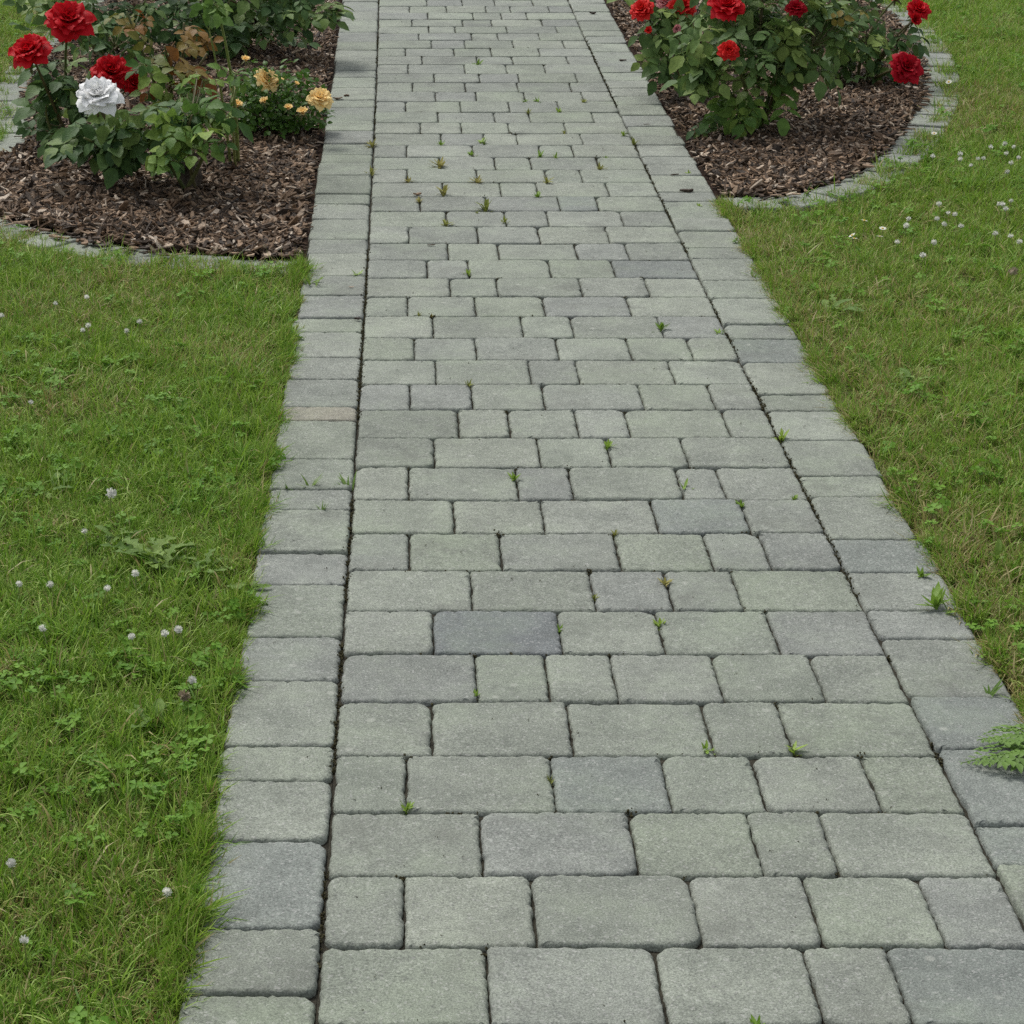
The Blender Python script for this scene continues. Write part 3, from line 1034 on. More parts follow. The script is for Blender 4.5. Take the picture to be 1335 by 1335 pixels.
def rose(name, label, base_px, stems, crowns, seed, stem_r=.0056, group='rose bushes in the beds', stem_mat=None):
    """stems: (px, py, Y, bloom radius in px or 0, petal material, face); crowns: (px, py, Y, rx, ry, depth, n, leaf kind, scale)"""
    r = np.random.default_rng(seed)
    base = Vector(gnd(*base_px))
    root = link(name, None, None, base)
    tag(root, label, 'rose bush', group)
    lines = []
    smat = stem_mat or M_STEM
    for i, s in enumerate(stems):
        px, py, Y, br, bm, face = s
        tip = Vector(at(px, py, Y)) - base
        st = Vector((r.normal(0, .015), r.normal(0, .015), -.03))
        midp = st.lerp(tip, .45) + Vector((r.normal(0, .03), r.normal(0, .03), .05))
        pts = bez(st, midp, tip, 9)
        mb = MB()
        thick = stem_r * r.uniform(.85, 1.2)
        mb.tube(pts, [thick * (1.15 - .65 * k / 8) for k in range(9)], 6)
        for k in range(10):      # thorns
            t = r.uniform(.1, .9) * 8
            p = pts[int(t)].lerp(pts[int(t) + 1], t % 1)
            a = r.uniform(0, TAU)
            d = Vector((math.cos(a), math.sin(a), .1))
            mb.tube([p, p + d * .009], [.0022, .0002], 4, False)
        link('stem', mb.build('stem', smat), root)
        lines.append(pts)
        if br:
            R = br * pxsize(Y, tip.z)
            fc = Vector(face) if face else Vector((r.normal(0, .25), -.55, .8))
            add_bloom(root, tip, R, fc, bm, 1 + i % 4, r.uniform(0, TAU), br < 15)
    for (px, py, Y, rx, ry, dep, n, kind, scl) in crowns:
        rx, ry = rx * 1.06, ry * 1.08
        ps = pxsize(Y, .25)
        cen = Vector(at(px, py, Y)) - base
        lp, lines2 = [], [p for l in lines for p in l]
        for _ in range(n):
            for _try in range(30):
                d = Vector(r.normal(0, 1, 3)).normalized() * (r.random() ** .42)
                pos = cen + Vector((d.x * rx * ps, d.y * dep, d.z * ry * ps * 1.05))
                if pos.z > .035:
                    break
            out = Vector((pos.x - cen.x * .6, pos.y - cen.y * .6, 0))
            out = out.normalized() if out.length > 1e-4 else Vector((1, 0, 0))
            ax = (out + Vector(r.normal(0, .55, 3)) + Vector((0, -.30, r.uniform(-.35, .35)))).normalized()
            nr = (Vector((0, -.45, 1.0)) + out * .35 + Vector(r.normal(0, .28, 3)))
            nr = (nr - ax * nr.dot(ax)).normalized()
            sd = nr.cross(ax)
            k = scl * r.uniform(.55, 1.05)
            b0 = pos - ax * (.055 * k)
            if b0.z < .02:
                b0.z = .02
            o = link('leaf', LEAF[kind][r.integers(5)], root, b0)
            o.rotation_mode = 'QUATERNION'
            o.rotation_quaternion = Matrix((ax, sd, nr)).transposed().to_quaternion()
            o.scale = (k, k, k)
            cand = min((q for q in lines2), key=lambda q: (q - b0).length + (0.12 if q.z > b0.z else 0))
            lp.append((cand, b0))
        mb = MB()
        for a, b in lp:
            m_ = a.lerp(b, .5) + Vector((0, 0, -.012))
            mb.tube(bez(a, m_, b, 4), [.0020, .0018, .0016, .0012], 4)
        tg = link('twigs', mb.build('twigs', smat), root)
        tag(tg, kind='stuff')
    return root


UP = (0, -.5, .85)
red = rose('rose_bush', 'rose bush with three large red blooms at the outer edge of the left bed', (100, 202),
           [(90, 30, 6.35, 34, M_RED, (.1, -.6, .75)), (41, 70, 6.30, 31, M_RED, (-.25, -.5, .8)), (146, 96, 6.50, 28, M_RED, (.1, -.6, .7)), (172, 110, 6.48, 18, M_RED, (.5, -.5, .6)), (60, 140, 6.4, 0, None, None), (150, 60, 6.7, 0, None, None)],
           [(70, 108, 6.45, 48, 34, .10, 20, 'dark', 1.0), (135, 62, 6.70, 45, 34, .12, 20, 'dark', .95), (95, 155, 6.45, 42, 32, .10, 16, 'dark', .95), (60, 165, 6.5, 26, 22, .06, 6, 'dark', .8)], 21)
white = rose('rose_bush', 'rose bush with a single large white bloom above dark leaves', (165, 228),
             [(128, 128, 5.92, 33, M_WHITE, (0, -.55, .8)), (190, 160, 6.0, 0, None, None), (110, 180, 5.95, 0, None, None), (180, 200, 5.95, 0, None, None)],
             [(140, 172, 6.02, 62, 26, .10, 22, 'dark', 1.1), (120, 192, 5.98, 40, 20, .08, 7, 'dark', .9), (190, 180, 6.0, 48, 34, .10, 18, 'dark', 1.0)], 22)
young = rose('rose_bush', 'rose bush with bronze and yellowish young leaves, no open bloom', (232, 190),
             [(165, 15, 6.45, 0, None, None), (240, 30, 6.5, 0, None, None), (215, 60, 6.4, 0, None, None), (270, 70, 6.4, 0, None, None)],
             [(215, 86, 6.40, 54, 38, .12, 15, 'red', .85), (205, 100, 6.40, 54, 34, .12, 9, 'fresh', .85), (172, 24, 6.5, 30, 16, .06, 6, 'red', .7), (235, 45, 6.5, 40, 20, .08, 6, 'red', .7), (235, 130, 6.4, 50, 25, .10, 14, 'grey', .9)], 23, group=None)
front = rose('rose_bush', 'leafy green rose bush without blooms on a gnarled woody stump', (249, 252),
             [(250, 150, 5.85, 0, None, None), (215, 200, 5.8, 0, None, None), (275, 165, 5.85, 0, None, None)],
             [(256, 162, 5.88, 44, 32, .10, 24, 'fresh', .92), (208, 204, 5.82, 36, 24, .08, 8, 'fresh', .85), (262, 112, 6.05, 34, 40, .08, 11, 'fresh', .65), (220, 150, 5.95, 40, 30, .08, 12, 'dark', .95)], 24, group=None)
_mb = MB()
_rs = np.random.default_rng(5)
for _q in range(4):
    _a = TAU * _q / 4 + .4
    _mb.tube([Vector((.010 * math.cos(_a) * (1 + .6 * t), .010 * math.sin(_a) * (1 + .6 * t), -.03 + .11 * t)) + Vector(_rs.normal(0, .003, 3)) for t in (0, .25, .5, .75, 1)], [.026, .022, .017, .015, .009], 8)
tag(link('stump', _mb.build('stump', M_WOOD), front), 'gnarled grey brown stump')
back = rose('rose_bush', 'dense dark leaved rose bush at the back of the left bed beside the path', (330, 62),
            [(250, -60, 8.1, 0, None, None), (330, -90, 8.1, 0, None, None), (400, -20, 8.0, 0, None, None), (300, 0, 8.0, 0, None, None), (275, -20, 8.0, 0, None, None)],
            [(300, 14, 8.05, 92, 36, .16, 62, 'dark', 1.0), (395, 14, 8.0, 50, 24, .12, 24, 'dark', 1.0), (320, -75, 8.15, 120, 50, .2, 40, 'dark', 1.0), (255, 55, 8.0, 48, 32, .10, 22, 'dark', .95), (310, 30, 8.2, 90, 40, .16, 34, 'dark', 1.0)], 25, group=None)
back2 = rose('rose_bush', 'grey leaved rose bush behind the highest red bloom at the lawn side', (140, 70),
             [(60, -20, 7.9, 0, None, None), (120, -60, 8.0, 0, None, None), (190, 0, 7.9, 0, None, None)],
             [(75, 12, 7.9, 60, 30, .12, 18, 'grey', 1.0), (160, 22, 7.95, 55, 36, .12, 26, 'dark', 1.0), (110, -55, 8.0, 80, 40, .15, 16, 'grey', 1.0)], 26, group=None)
shoot = rose('rose_bush', 'tall thin pale green rose shoot left of the small apricot rose', (301, 216),
             [(283, 8, 5.95, 0, None, None), (300, 140, 6.0, 0, None, None), (273, 40, 6.0, 0, None, None)],
             [(300, 104, 6.0, 20, 16, .05, 4, 'fresh', .75), (283, 8, 5.97, 20, 16, .05, 6, 'fresh', .65), (285, 150, 6.0, 18, 20, .05, 4, 'grey', .75)], 27, .0050, None, M_PALESTEM)

# right bed
r1 = rose('rose_bush', 'wide grey green rose bush with scarlet and red blooms, nearest in the right bed', (985, 168),
          [(950, 66, 6.62, 15, M_SCARLET, (-.1, -.8, .5)), (948, 12, 6.75, 26, M_RED, (0, -.5, .8)), (1038, 12, 6.8, 15, M_CRIMSON, (0, -.5, .8)), (1000, -50, 6.9, 22, M_RED, None), (900, 60, 6.8, 0, None, None), (1060, 60, 6.8, 0, None, None), (960, 130, 6.75, 0, None, None), (1010, 110, 6.75, 0, None, None)],
          [(975, 66, 6.78, 80, 46, .16, 54, 'grey', 1.0), (920, 62, 6.72, 48, 36, .10, 18, 'grey', 1.05), (1055, 70, 6.85, 50, 44, .14, 30, 'grey', .95), (985, 132, 6.74, 52, 26, .10, 24, 'fresh', .9), (1000, -45, 6.95, 110, 45, .18, 44, 'grey', 1.0), (935, 160, 6.7, 28, 14, .06, 5, 'dark', .8), (1075, 20, 6.9, 60, 30, .12, 22, 'grey', .95), (1100, 22, 6.8, 36, 18, .06, 2, 'red', .6), (990, 22, 7.0, 100, 28, .14, 46, 'grey', .95), (905, 95, 6.7, 30, 22, .08, 8, 'grey', 1.05)], 31)
r2 = rose('rose_bush', 'rose bush with scarlet and pink blooms at the path side of the right bed', (890, 112),
          [(838, 14, 7.35, 18, M_SCARLET, (-.4, -.5, .7)), (889, 10, 7.4, 20, M_SCARLET, (.1, -.6, .7)), (868, 4, 7.45, 15, M_PINK, (0, -.4, .9)), (846, 40, 7.3, 8, M_SCARLET, (-.3, -.8, .3)), (882, 38, 7.3, 9, M_PINK, (0, -.7, .2)), (870, 70, 7.3, 0, None, None)],
          [(868, 48, 7.35, 44, 36, .10, 26, 'grey', .95), (880, 85, 7.3, 34, 16, .08, 9, 'grey', 1.0), (860, -35, 7.5, 50, 35, .12, 16, 'grey', 1.0)], 32)
r3 = rose('rose_bush', 'rose bush with crimson blooms leaning over the stones of the right bed', (1115, 108),
          [(1180, 90, 7.3, 24, M_CRIMSON, (.15, -.75, .55)), (1196, 14, 7.6, 18, M_RED, (.2, -.5, .7)), (1192, 26, 7.55, 13, M_RED, (.2, -.8, .4)), (1168, -2, 7.6, 13, M_RED, None), (1100, -40, 7.7, 20, M_RED, None), (1130, 40, 7.6, 0, None, None)],
          [(1115, 66, 7.55, 58, 34, .12, 32, 'grey', .95), (1165, 48, 7.55, 34, 22, .08, 8, 'dark', .9), (1090, 20, 7.7, 66, 32, .12, 34, 'grey', .95), (1110, -50, 7.8, 70, 38, .14, 22, 'grey', 1.0), (1140, 96, 7.5, 34, 12, .06, 6, 'dark', .85)], 33)

# the small apricot rose
mbase = Vector(gnd(358, 176))
mini = link('miniature_rose', None, None, mbase)
tag(mini, 'low compact rose with small apricot blooms beside the path edge', 'rose bush')
r = np.random.default_rng(44)
V, Fc = [], []
Ym = mbase.y
for _ in range(1700):
    a, u = r.uniform(0, TAU), r.random()
    rad = r.random() ** .4
    th = math.acos(1 - u)
    p = Vector((math.cos(a) * math.sin(th) * .158 * rad, math.sin(a) * math.sin(th) * .13 * rad, .02 + math.cos(th) * .18 * rad + .02 * r.random()))
    p *= 1 + .12 * math.sin(3 * a + 1)
    ax = Vector((math.cos(a), math.sin(a), r.uniform(-.5, .5))) + Vector(r.normal(0, .6, 3))
    ax.normalize()
    nr = Vector((0, -.3, 1)) + Vector(r.normal(0, .5, 3))
    nr = (nr - ax * nr.dot(ax)).normalized()
    leaflet(V, Fc, p, ax, nr.cross(ax), nr, r.uniform(.014, .026), r.uniform(.010, .016), None)
_mb = MB()
_mb.v, _mb.f = V, Fc
tag(link('foliage', _mb.build('foliage', M_MINILEAF), mini), kind='stuff')
for (px, py, br, few) in ((347, 106, 19, False), (417, 130, 19, False), (308, 138, 12, True), (395, 148, 12, True), (376, 142, 9, True), (345, 133, 9, True), (320, 79, 9, True), (302, 118, 7, True), (364, 108, 10, True), (386, 110, 6, True)):
    Yb = Ym - (.135 if py > 125 else .055)
    p = Vector(at(px, py, Yb)) - mbase
    mb = MB()
    mb.tube(bez((r.normal(0, .01), r.normal(0, .01), -.01), Vector((p.x * .4, p.y * .4, p.z * .7)), p, 6), [.0026, .0024, .0022, .002, .0018, .0016], 5)
    link('stem', mb.build('stem', M_STEM), mini)
    add_bloom(mini, p, br * pxsize(Yb, .15), (r.normal(0, .35), -.5 if not few else -.3, .8), M_APRICOT, 1 + int(px) % 3, r.uniform(0, TAU), few)

# ------------------------------------------------------------------ small flowers in the lawns
ORD = ['first', 'second', 'third', 'fourth', 'fifth', 'sixth', 'seventh', 'eighth', 'ninth', 'tenth', 'eleventh', 'twelfth', 'thirteenth', 'fourteenth', 'fifteenth', 'sixteenth', 'seventeenth', 'eighteenth', 'nineteenth', 'twentieth']
ORD += ['twenty-' + w for w in ORD[:9]] + ['thirtieth'] + ['thirty-' + w for w in ORD[:9]] + ['fortieth'] + ['forty-' + w for w in ORD[:9]]


def clover_head(seed, mat):
    r = np.random.default_rng(seed)
    mb = MB()
    mb.tube([(0, 0, -.7), (0, 0, -.4), (0, 0, .1), (0, 0, .55)], [.2, .5, .6, .25], 7)
    for _ in range(46):
        z = r.uniform(-.45, 1)
        a = r.uniform(0, TAU)
        q = math.sqrt(max(0, 1 - z * z))
        d = Vector((q * math.cos(a), q * math.sin(a), z))
        s = d.orthogonal().normalized() * .16
        k = len(mb.v)
        u = Vector((0, 0, .25))
        mb.v += [tuple(d * .45 - s), tuple(d * .45 + s), tuple(d * 1.02 + s * .7 + u * .5), tuple(d * 1.12 + u), tuple(d * 1.02 - s * .7 + u * .5)]
        mb.f.append((k, k + 1, k + 2, k + 3, k + 4))
    return mb.build('blossom', mat)


def daisy_head():
    mb = MB()
    for q in range(16):
        a = TAU * q / 16
        c, s = math.cos(a), math.sin(a)
        k = len(mb.v)
        mb.v += [(.2 * c + .06 * s, .2 * s - .06 * c, 0), (.2 * c - .06 * s, .2 * s + .06 * c, 0), (.8 * c - .15 * s, .8 * s + .15 * c, .12), (1.0 * c, 1.0 * s, .14), (.8 * c + .15 * s, .8 * s - .15 * c, .12)]
        mb.f.append((k, k + 1, k + 2, k + 3, k + 4))
    return mb.build('blossom', M_CLWHITE)


CLH = [clover_head(70 + i, M_CLWHITE) for i in range(3)]
CLB = clover_head(75, M_CLBROWN)
DSY = daisy_head()
_mb = MB()
_mb.tube([(0, 0, -.05), (0, 0, .18), (0, 0, .26)], [.34, .3, .12], 8)
DEYE = _mb.build('flower_eye', M_YELLOW)
rf = np.random.default_rng(91)


def lawn_flower(px, py, kind, label, cat, group, dia=.017, z=.034):
    p = gnd(px, py, z)
    base = Vector((p[0] + rf.normal(0, .008), p[1] + rf.normal(0, .008), GROUND_Z))
    root = link({'clover': 'white_clover', 'faded': 'white_clover', 'daisy': 'daisy'}[kind], None, None, base)
    tag(root, label, cat, group)
    tip = Vector(p) - base
    mb = MB()
    mb.tube(bez((0, 0, 0), Vector((tip.x * .2, tip.y * .2, tip.z * .6)), tip, 5), [.0009] * 5, 5)
    link('stem', mb.build('stem', M_PALESTEM), root)
    b = link('blossom', {'clover': CLH[rf.integers(3)], 'faded': CLB, 'daisy': DSY}[kind], root, tip)
    R = dia / 2 * rf.uniform(.85, 1.15)
    b.scale = (R, R, R)
    b.rotation_euler = (rf.normal(.15, .25), rf.normal(0, .25), rf.uniform(0, TAU))
    if kind == 'daisy':
        link('flower_eye', DEYE, b)
    return root


G1, G2 = 'white clover heads in the left lawn', 'white clover heads in the right lawn'
for i, (px, py) in enumerate(sorted(((2, 412), (72, 396), (113, 388), (115, 425), (108, 431), (165, 432), (182, 420), (40, 525), (110, 693), (25, 762), (65, 763), (140, 768), (176, 748), (55, 820), (232, 822), (215, 827), (250, 888), (14, 1127), (31, 1226), (218, 1164), (172, 831)), key=lambda q: -q[1])):
    lawn_flower(px, py, 'clover', 'small white clover head in the left lawn, %s from the front' % ORD[i], 'clover', G1, .0112, .030)
lawn_flower(240, 908, 'faded', 'brown faded clover head in the left lawn beside the border', 'clover', None, .017)
lawn_flower(144, 644, 'clover', 'largest pale clover head in the left lawn, leaning on a long stalk', 'clover', None, .022, .05)
for i, (px, py) in enumerate(sorted(((1251.8, 201), (1252, 208), (1291.5, 192), (1216, 204), (1275, 207), (1282, 207), (1312, 200.6), (1327.5, 206), (1318, 213), (1313.5, 224.5), (1266, 216), (1318, 262), (1302, 266), (1307, 267), (1311, 273), (1224, 266.6), (1236, 278), (1221.5, 285.6), (1230.6, 292.7), (1253, 295), (1185, 286), (1182, 295), (1297.5, 305), (1317.6, 308), (1329, 315.6), (1203, 333.5), (1169.5, 316), (1217.6, 316.4), (1322, 192), (1310, 188), (1245, 280)), key=lambda q: -q[1])):
    lawn_flower(px, py, 'clover', 'small white clover head in the right lawn, %s from the front' % ORD[i], 'clover', G2, .0132, .030)
lawn_flower(1320, 355, 'faded', 'faded brownish clover head in the right lawn', 'clover', None, .02)
for i, (px, py) in enumerate(((1111, 307), (1114, 311), (1126.8, 287.7), (1147, 308.5), (1150.7, 298))):
    lawn_flower(px, py, 'daisy', 'small white daisy in front of the right bed, %s of five from the left' % ORD[i], 'daisy', 'daisies in front of the right bed', .020)
lawn_flower(1237, 107, 'daisy', 'white daisy beside the edging stones under the crimson bloom', 'daisy', None, .022)
lawn_flower(1218, 174, 'daisy', 'white daisy at the outer rim of the right bed edging', 'daisy', None, .020)

# ------------------------------------------------------------------ weeds in the joints
def sprig(seed, mat, n, spread, wide):
    """a unit-high tuft of small lance leaves"""
    r = np.random.default_rng(seed)
    V, Fc = [], []
    for q in range(n):
        a = TAU * q / n + r.normal(0, .4)
        el = r.uniform(.25, 1.35) * spread
        ax = Vector((math.cos(a) * math.sin(el), math.sin(a) * math.sin(el), math.cos(el)))
        nr = Vector((-math.cos(a) * math.cos(el), -math.sin(a) * math.cos(el), math.sin(el)))
        z = r.uniform(-.05, .45)
        leaflet(V, Fc, (0, 0, z), ax, nr.cross(ax), nr, r.uniform(.45, .75), wide * r.uniform(.7, 1.2), None, .3, -.15)
    mb = MB()
    mb.v, mb.f = V, Fc
    mb.tube([(0, 0, -.25), (0, 0, .1), (.02, 0, .45)], [.05, .045, .03], 5)
    return mb.build('weed', mat)


SPG = [sprig(400 + i, M_WEED, 13, 1.1, .17) for i in range(4)]
SPO = [sprig(410 + i, M_OLIVE, 15, 1.1, .15) for i in range(3)]
SPF = [sprig(420 + i, M_WEED, 8, 1.25, .14) for i in range(2)]
rw = np.random.default_rng(17)
WEEDS = [(623, 84, 15, 'g'), (685, 133, 10, 'g'), (701, 133, 13, 'g'), (728, 146, 14, 'g'), (761, 134, 11, 'o'), (688, 147, 11, 'o'), (736, 174, 9, 'o'), (631, 186, 17, 'g'), (574, 189, 13, 'g'),
         (573, 218, 24, 'o'), (616, 203, 15, 'g'), (704, 203, 16, 'g'), (724, 205, 11, 'g'), (788, 205, 8, 'g'), (781, 221, 18, 'o'), (578, 254, 22, 'o'), (622, 238, 18, 'o'), (532, 237, 14, 'o'), (713, 239, 18, 'o'),
         (700, 257, 16, 'g'), (633, 274, 24, 'o'), (548, 262, 14, 'o'), (582, 293, 17, 'o'), (659, 290, 16, 'o'), (611, 356, 14, 'g'), (466, 358, 17, 'f'), (485, 191, 20, 'o'), (484, 226, 18, 'o'), (814, 177, 14, 'g'), (826, 188, 16, 'o'),
         (545, 411, 11, 'o'), (563, 412, 9, 'o'), (610, 502, 17, 'o'), (862, 430, 22, 'g'), (793, 583, 20, 'g'), (672, 624, 20, 'g'), (893, 635, 26, 'f'), (967, 659, 17, 'g'), (1034, 650, 15, 'g'), (1020, 571, 25, 'g'),
         (802, 696, 15, 'o'), (867, 760, 20, 'o'), (775, 778, 12, 'o'), (730, 820, 17, 'g'), (862, 813, 20, 'g'), (621, 905, 16, 'g'), (921, 976, 22, 'g'), (1036, 978, 27, 'g'), (717, 1016, 16, 'o'), (530, 1054, 27, 'g'),
         (988, 1340, 30, 'g'), (1223, 794, 46, 'g'), (1200, 752, 26, 'g'), (1290, 906, 30, 'b'), (405, 634, 22, 'b'), (375, 634, 20, 'b'), (454, 634, 26, 'b'), (938, 434, 16, 'g'), (912, 268, 10, 'g'), (898, 226, 12, 'f'), (420, 664, 16, 'b'), (622, 278, 9, 'o')]
SPB = []
for i in range(2):
    r = np.random.default_rng(430 + i)
    V, Fc = [], []
    for q in range(7):
        a = r.uniform(0, TAU)
        el = r.uniform(.2, .9)
        ax = Vector((math.cos(a) * math.sin(el), math.sin(a) * math.sin(el), math.cos(el)))
        nr = Vector((-math.cos(a) * math.cos(el), -math.sin(a) * math.cos(el), math.sin(el)))
        leaflet(V, Fc, (r.normal(0, .08), r.normal(0, .04), -.15), ax, nr.cross(ax), nr, r.uniform(.7, 1.25), .10, None, .3, .2)
    SPB.append(mesh('weed', V, Fc, M_BROAD))
def row_of(Y):
    return int(np.searchsorted(np.array(YB), Y))


seen = {}
wl = []
for (px, py, hp, ty) in WEEDS:
    p = gnd(px, py)
    if p[0] < XL(p[1]) - .012:
        zone = 'left border'
    elif p[0] > XR(p[1]) + .012:
        zone = 'right border'
    else:
        zone = 'row'
    wl.append((px, py, hp, ty, p, zone, row_of(p[1] + .01)))
for (px, py, hp, ty, p, zone, rw_) in wl:
    me = {'g': SPG, 'o': SPO, 'f': SPF, 'b': SPB}[ty]
    h = hp * pxsize(p[1]) * (1.0 if hp < 40 else 1.1)
    o = link('grass_tuft' if ty == 'b' else 'joint_weed', me[rw.integers(len(me))], None, (p[0], p[1], -.010 if ty != 'b' else -.004))
    o.scale = (h * rw.uniform(.9, 1.3), h * rw.uniform(.9, 1.3), h * .72 + .006)
    o.rotation_euler = (rw.normal(0, .12), rw.normal(0, .12), rw.uniform(0, TAU))
    mates = sorted(w[0] for w in wl if w[5] == zone and w[6] == rw_)
    look = {'g': 'bright green weed', 'o': 'olive brown weed', 'f': 'spreading green weed', 'b': 'thin grass tuft'}[ty]
    size = 'tiny ' if hp < 14 else ('large ' if hp > 40 else 'small ')
    if zone == 'row':
        lab = size + look + ' in the %s paving row' % ORD[rw_]
    else:
        lab = size + look + ' on the %s, level with the %s paving row' % (zone, ORD[rw_])
    if len(mates) > 1:
        i = mates.index(px)
        lab += ', leftmost there' if i == 0 else (', rightmost there' if i == len(mates) - 1 else ', %s from the left' % ORD[i])
    tag(o, lab, 'grass tuft' if ty == 'b' else 'weed', 'weeds growing between the paving blocks')

# ------------------------------------------------------------------ broad-leaved weeds in the turf
def broad_leaf(seed, lobed):
    r = np.random.default_rng(seed)
    V, Fc = [], []
    n = 12
    for i in range(n + 1):
        t = i / n
        w = (.16 * math.sin(math.pi * min(1, t * .93 + .05)) ** .8 * (.55 + .6 * t)) + .012
        if lobed:
            w *= .45 + .75 * (i % 3 == 1) + r.normal(0, .10)
        z = .30 * t - .34 * t * t
        for s in (-1, -.5, 0, .5, 1):
            V.append((t, s * w + .05 * math.sin(5 * t + seed), z + .35 * w * abs(s) + r.normal(0, .012)))
    for i in range(n):
        for j in range(4):
            a = i * 5 + j
            Fc.append((a, a + 5, a + 6, a + 1))
    return mesh('leaf', V, Fc, M_BROAD)


BRL = [broad_leaf(500 + i, i != 3) for i in range(4)]


def rosette(px, py, size_px, n, label, seed, tilt=.35):
    r = np.random.default_rng(seed)
    p = gnd(px, py, 0)
    root = link('broadleaf_weed', None, None, (p[0], p[1], GROUND_Z + .014))
    tag(root, label, 'weed', 'broad leaved weeds in the lawns')
    R = size_px * pxsize(p[1])
    for q in range(n):
        o = link('leaf', BRL[r.integers(4)], root, (r.normal(0, .16 * R), r.normal(0, .2 * R), r.uniform(0, .010)))
        k = R * r.uniform(.55, 1.0)
        o.scale = (k, k, k)
        o.rotation_euler = (r.normal(0, .15), -abs(r.normal(tilt, .18)), TAU * q / n + r.normal(0, .3))


rosette(205, 728, 66, 17, 'large broad leaved weed rosette in the left lawn beside a clover head', 1)
rosette(152, 700, 44, 10, 'ragged broad leaved weed in the left lawn, farther of the large pair', 11)
rosette(268, 742, 48, 11, 'broad leaved weed in the left lawn between the large rosette and the border', 12)
rosette(322, 768, 46, 6, 'broad leaved weed at the left border near the middle of the photo', 2)
rosette(205, 945, 62, 8, 'lobed broad leaved weed at the edge of the left lawn, lowest of its kind', 3)
rosette(1095, 405, 40, 8, 'broad leaved weed clump in the right lawn near the path edge', 4)
rosette(1300, 735, 44, 4, 'weed with upright oval leaves in the right lawn near the frame edge', 5, .9)
rosette(404, 372, 22, 7, 'bright green weed at the corner of left lawn and border', 6, .7)
rosette(985, 362, 14, 6, 'small leafy weed at the right border edge in front of the bed', 7, .8)
rosette(70, 640, 40, 6, 'flat broad leaved weed at the outer side of the left lawn', 8)
rosette(1180, 500, 36, 7, 'flat broad leaved weed in the middle of the right lawn', 9)

# feathery leaf lying over the right border
_mb = MB()
r = np.random.default_rng(77)
p0 = Vector(gnd(1420, 985, .014))
p1 = Vector(gnd(1254, 996, .006))
fern = link('feathery_weed', None, None, (p0.x, p0.y, 0))
tag(fern, 'feathery dark green leaf lying over the right border from the frame edge', 'weed')
for (q0, q1) in ((p0, p1), (p0 + Vector((0, .03, 0)), Vector(gnd(1275, 966, .010)))):
    V, Fc = [], []
    for i in range(15):
        t = .12 + .88 * i / 14
        c = q0.lerp(q1, t) - fern.location + Vector((0, 0, .012 * math.sin(t * 3)))
        L = .046 * r.uniform(.75, 1.1) * math.sin(math.pi * min(1, .25 + .72 * t))
        for s in (-1, 1):
            ax = ((q1 - q0).normalized() * .7 + Vector((0, s, r.normal(0, .06)))).normalized()
            for qq in (0, .4, .7):
                for s2 in (-1, 1):
                    a2 = (ax + (q1 - q0).normalized() * .5 * s2).normalized()
                    leaflet(V, Fc, c + ax * L * qq, a2 + Vector((0, 0, r.normal(0, .12))), Vector((0, 0, 1)).cross(a2), (0, 0, 1), L * r.uniform(.3, .5), L * .20, None)
    mb = MB()
    mb.v, mb.f = V, Fc
    mb.tube([q0.lerp(q1, t) - fern.location + Vector((0, 0, .012 * math.sin(t * 3))) for t in (0, .25, .5, .75, 1)], [.0018, .0016, .0014, .0012, .0006], 5)
    link('leaf', mb.build('leaf', M_FERN), fern)

# ------------------------------------------------------------------ bits of bark lying on the paving
BITS = [(808, 318 - 0, 'L')]
bits = [(562, 319, 10, 'dark bark bit lying on the path in front of an olive weed'), (544, 253, 10, 'dark bark bit at a joint, beside an olive weed in the left column'), (440, 128, 13, 'bark chip dropped on the left border next to an apricot bloom'),
        (452, 124, 7, 'tiny dark crumb on the left border near the apricot bloom'), (843, 162, 8, 'small dark stone on the right border halfway along the bed'), (884, 187, 9, 'brown chip at the bed edge of the right border'), (790, 231, 6, 'small dark crumb on the path near the right joint line'),
        (895, 248, 18, 'flat dark bark sliver across the right border, nearer one'), (880, 227, 12, 'flat dark bark sliver across the right border, farther one'), (812, 78, 9, 'dark crumb on the far right border beside the roses'), (815, 30, 12, 'pale bark strip spilling onto the far right border'), (773, 17, 9, 'dark chip on the far right border at the top of the photo'),
        (458, 374, 7, 'tiny dark crumb on the left border in front of the bed corner'), (466, 415, 8, 'small reddish leaf bit on the left border joint')]
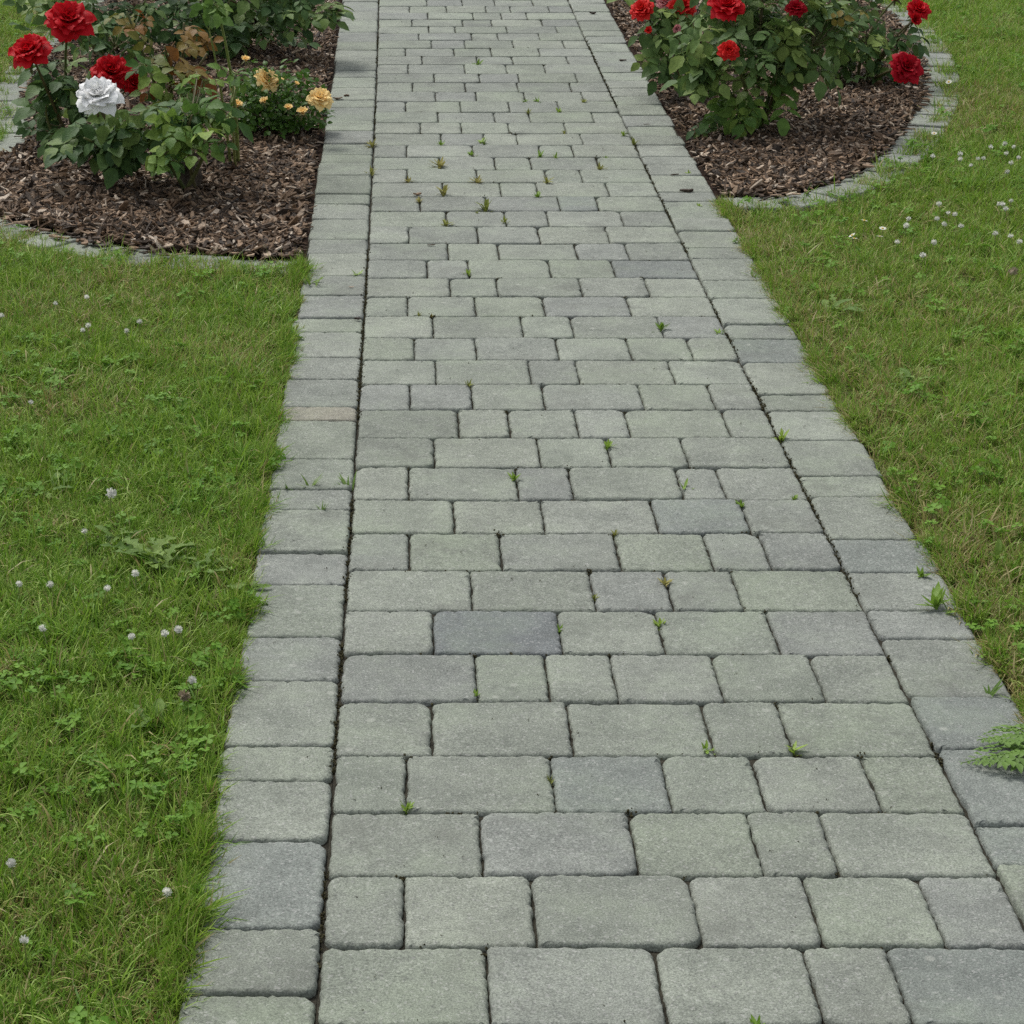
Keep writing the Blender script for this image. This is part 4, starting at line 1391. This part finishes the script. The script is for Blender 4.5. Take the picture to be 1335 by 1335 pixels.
for i, (px, py, w, lab) in enumerate(bits):
    p = gnd(px, py, .004)
    o = link('bark_chip', CHIPS[(i * 3) % len(CHIPS)], None, p)
    k = w * pxsize(p[1]) / [.040, .028, .052, .022, .034, .070, .040, .024, .050, .020][(i * 3) % 10]
    o.scale = (k, k, k)
    o.rotation_euler = (0, 0, random.uniform(-.5, .5))
    tag(o, lab, 'bark chip', 'stray bits on the paving')

# ------------------------------------------------------------------ crumbs of earth and moss caught in the joints
M_CRUMB = soil_mat('moss_crumbs', (.030, .030, .014), (.13, .115, .06), 300)
CR_ = []
for i in range(4):
    r = np.random.default_rng(800 + i)
    mb = MB()
    for q in range(5):
        c = Vector(r.normal(0, .0022, 3))
        rad = r.uniform(.0010, .0022)
        mb.add([tuple(c + Vector(v) * rad) for v in ((1, 0, 0), (-1, 0, 0), (0, 1, 0), (0, -1, 0), (0, 0, 1), (0, 0, -1))], [(0, 2, 4), (2, 1, 4), (1, 3, 4), (3, 0, 4), (2, 0, 5), (1, 2, 5), (3, 1, 5), (0, 3, 5)])
    CR_.append(mb.build('crumb', M_CRUMB, False))
pts = []
rc = np.random.default_rng(9)
for yv in rc.uniform(YS[0] + .5, YS[-1] - .8, 2600):
    k = rc.random()
    if vnoise(yv * 7, k > .5, 3) > .45:
        pts.append(((XL(yv) if k > .5 else XR(yv)) + rc.normal(0, .001), yv, -.007 + rc.uniform(0, .004)))
for (y0, y1, js) in rows:
    ym = (y0 + y1) / 2
    for j in js:
        if XL(ym) + .05 < j < XR(ym) - .05 and rc.random() < .75:
            for q in range(rc.integers(1, 6)):
                pts.append((j + rc.normal(0, .0025), (y1 if rc.random() < .7 else y0) + rc.normal(0, .006), -.007 + rc.uniform(0, .004)))
    for q in range(rc.integers(0, 9)):
        pts.append((rc.uniform(XL(ym), XR(ym)), y1 + rc.normal(0, .0008), -.006 + rc.uniform(0, .003)))
for q in range(420):           # loose grit on the blocks
    yv = rc.uniform(2.0, 9.0)
    pts.append((rc.uniform(XL(yv) - .12, XR(yv) + .12), yv, .0012))
n = len(pts)
sc = rc.uniform(.6, 1.5, n)
sc[-420:] = rc.uniform(.15, .55, 420)
o = scatter('joint_crumbs', np.array(pts), rc.uniform(0, TAU, (n, 3)), np.stack([sc, sc, sc], 1), rc.integers(0, 4, n), CR_)
tag(o, 'crumbs of earth and moss caught in the joints of the paving', 'moss', kind='stuff')
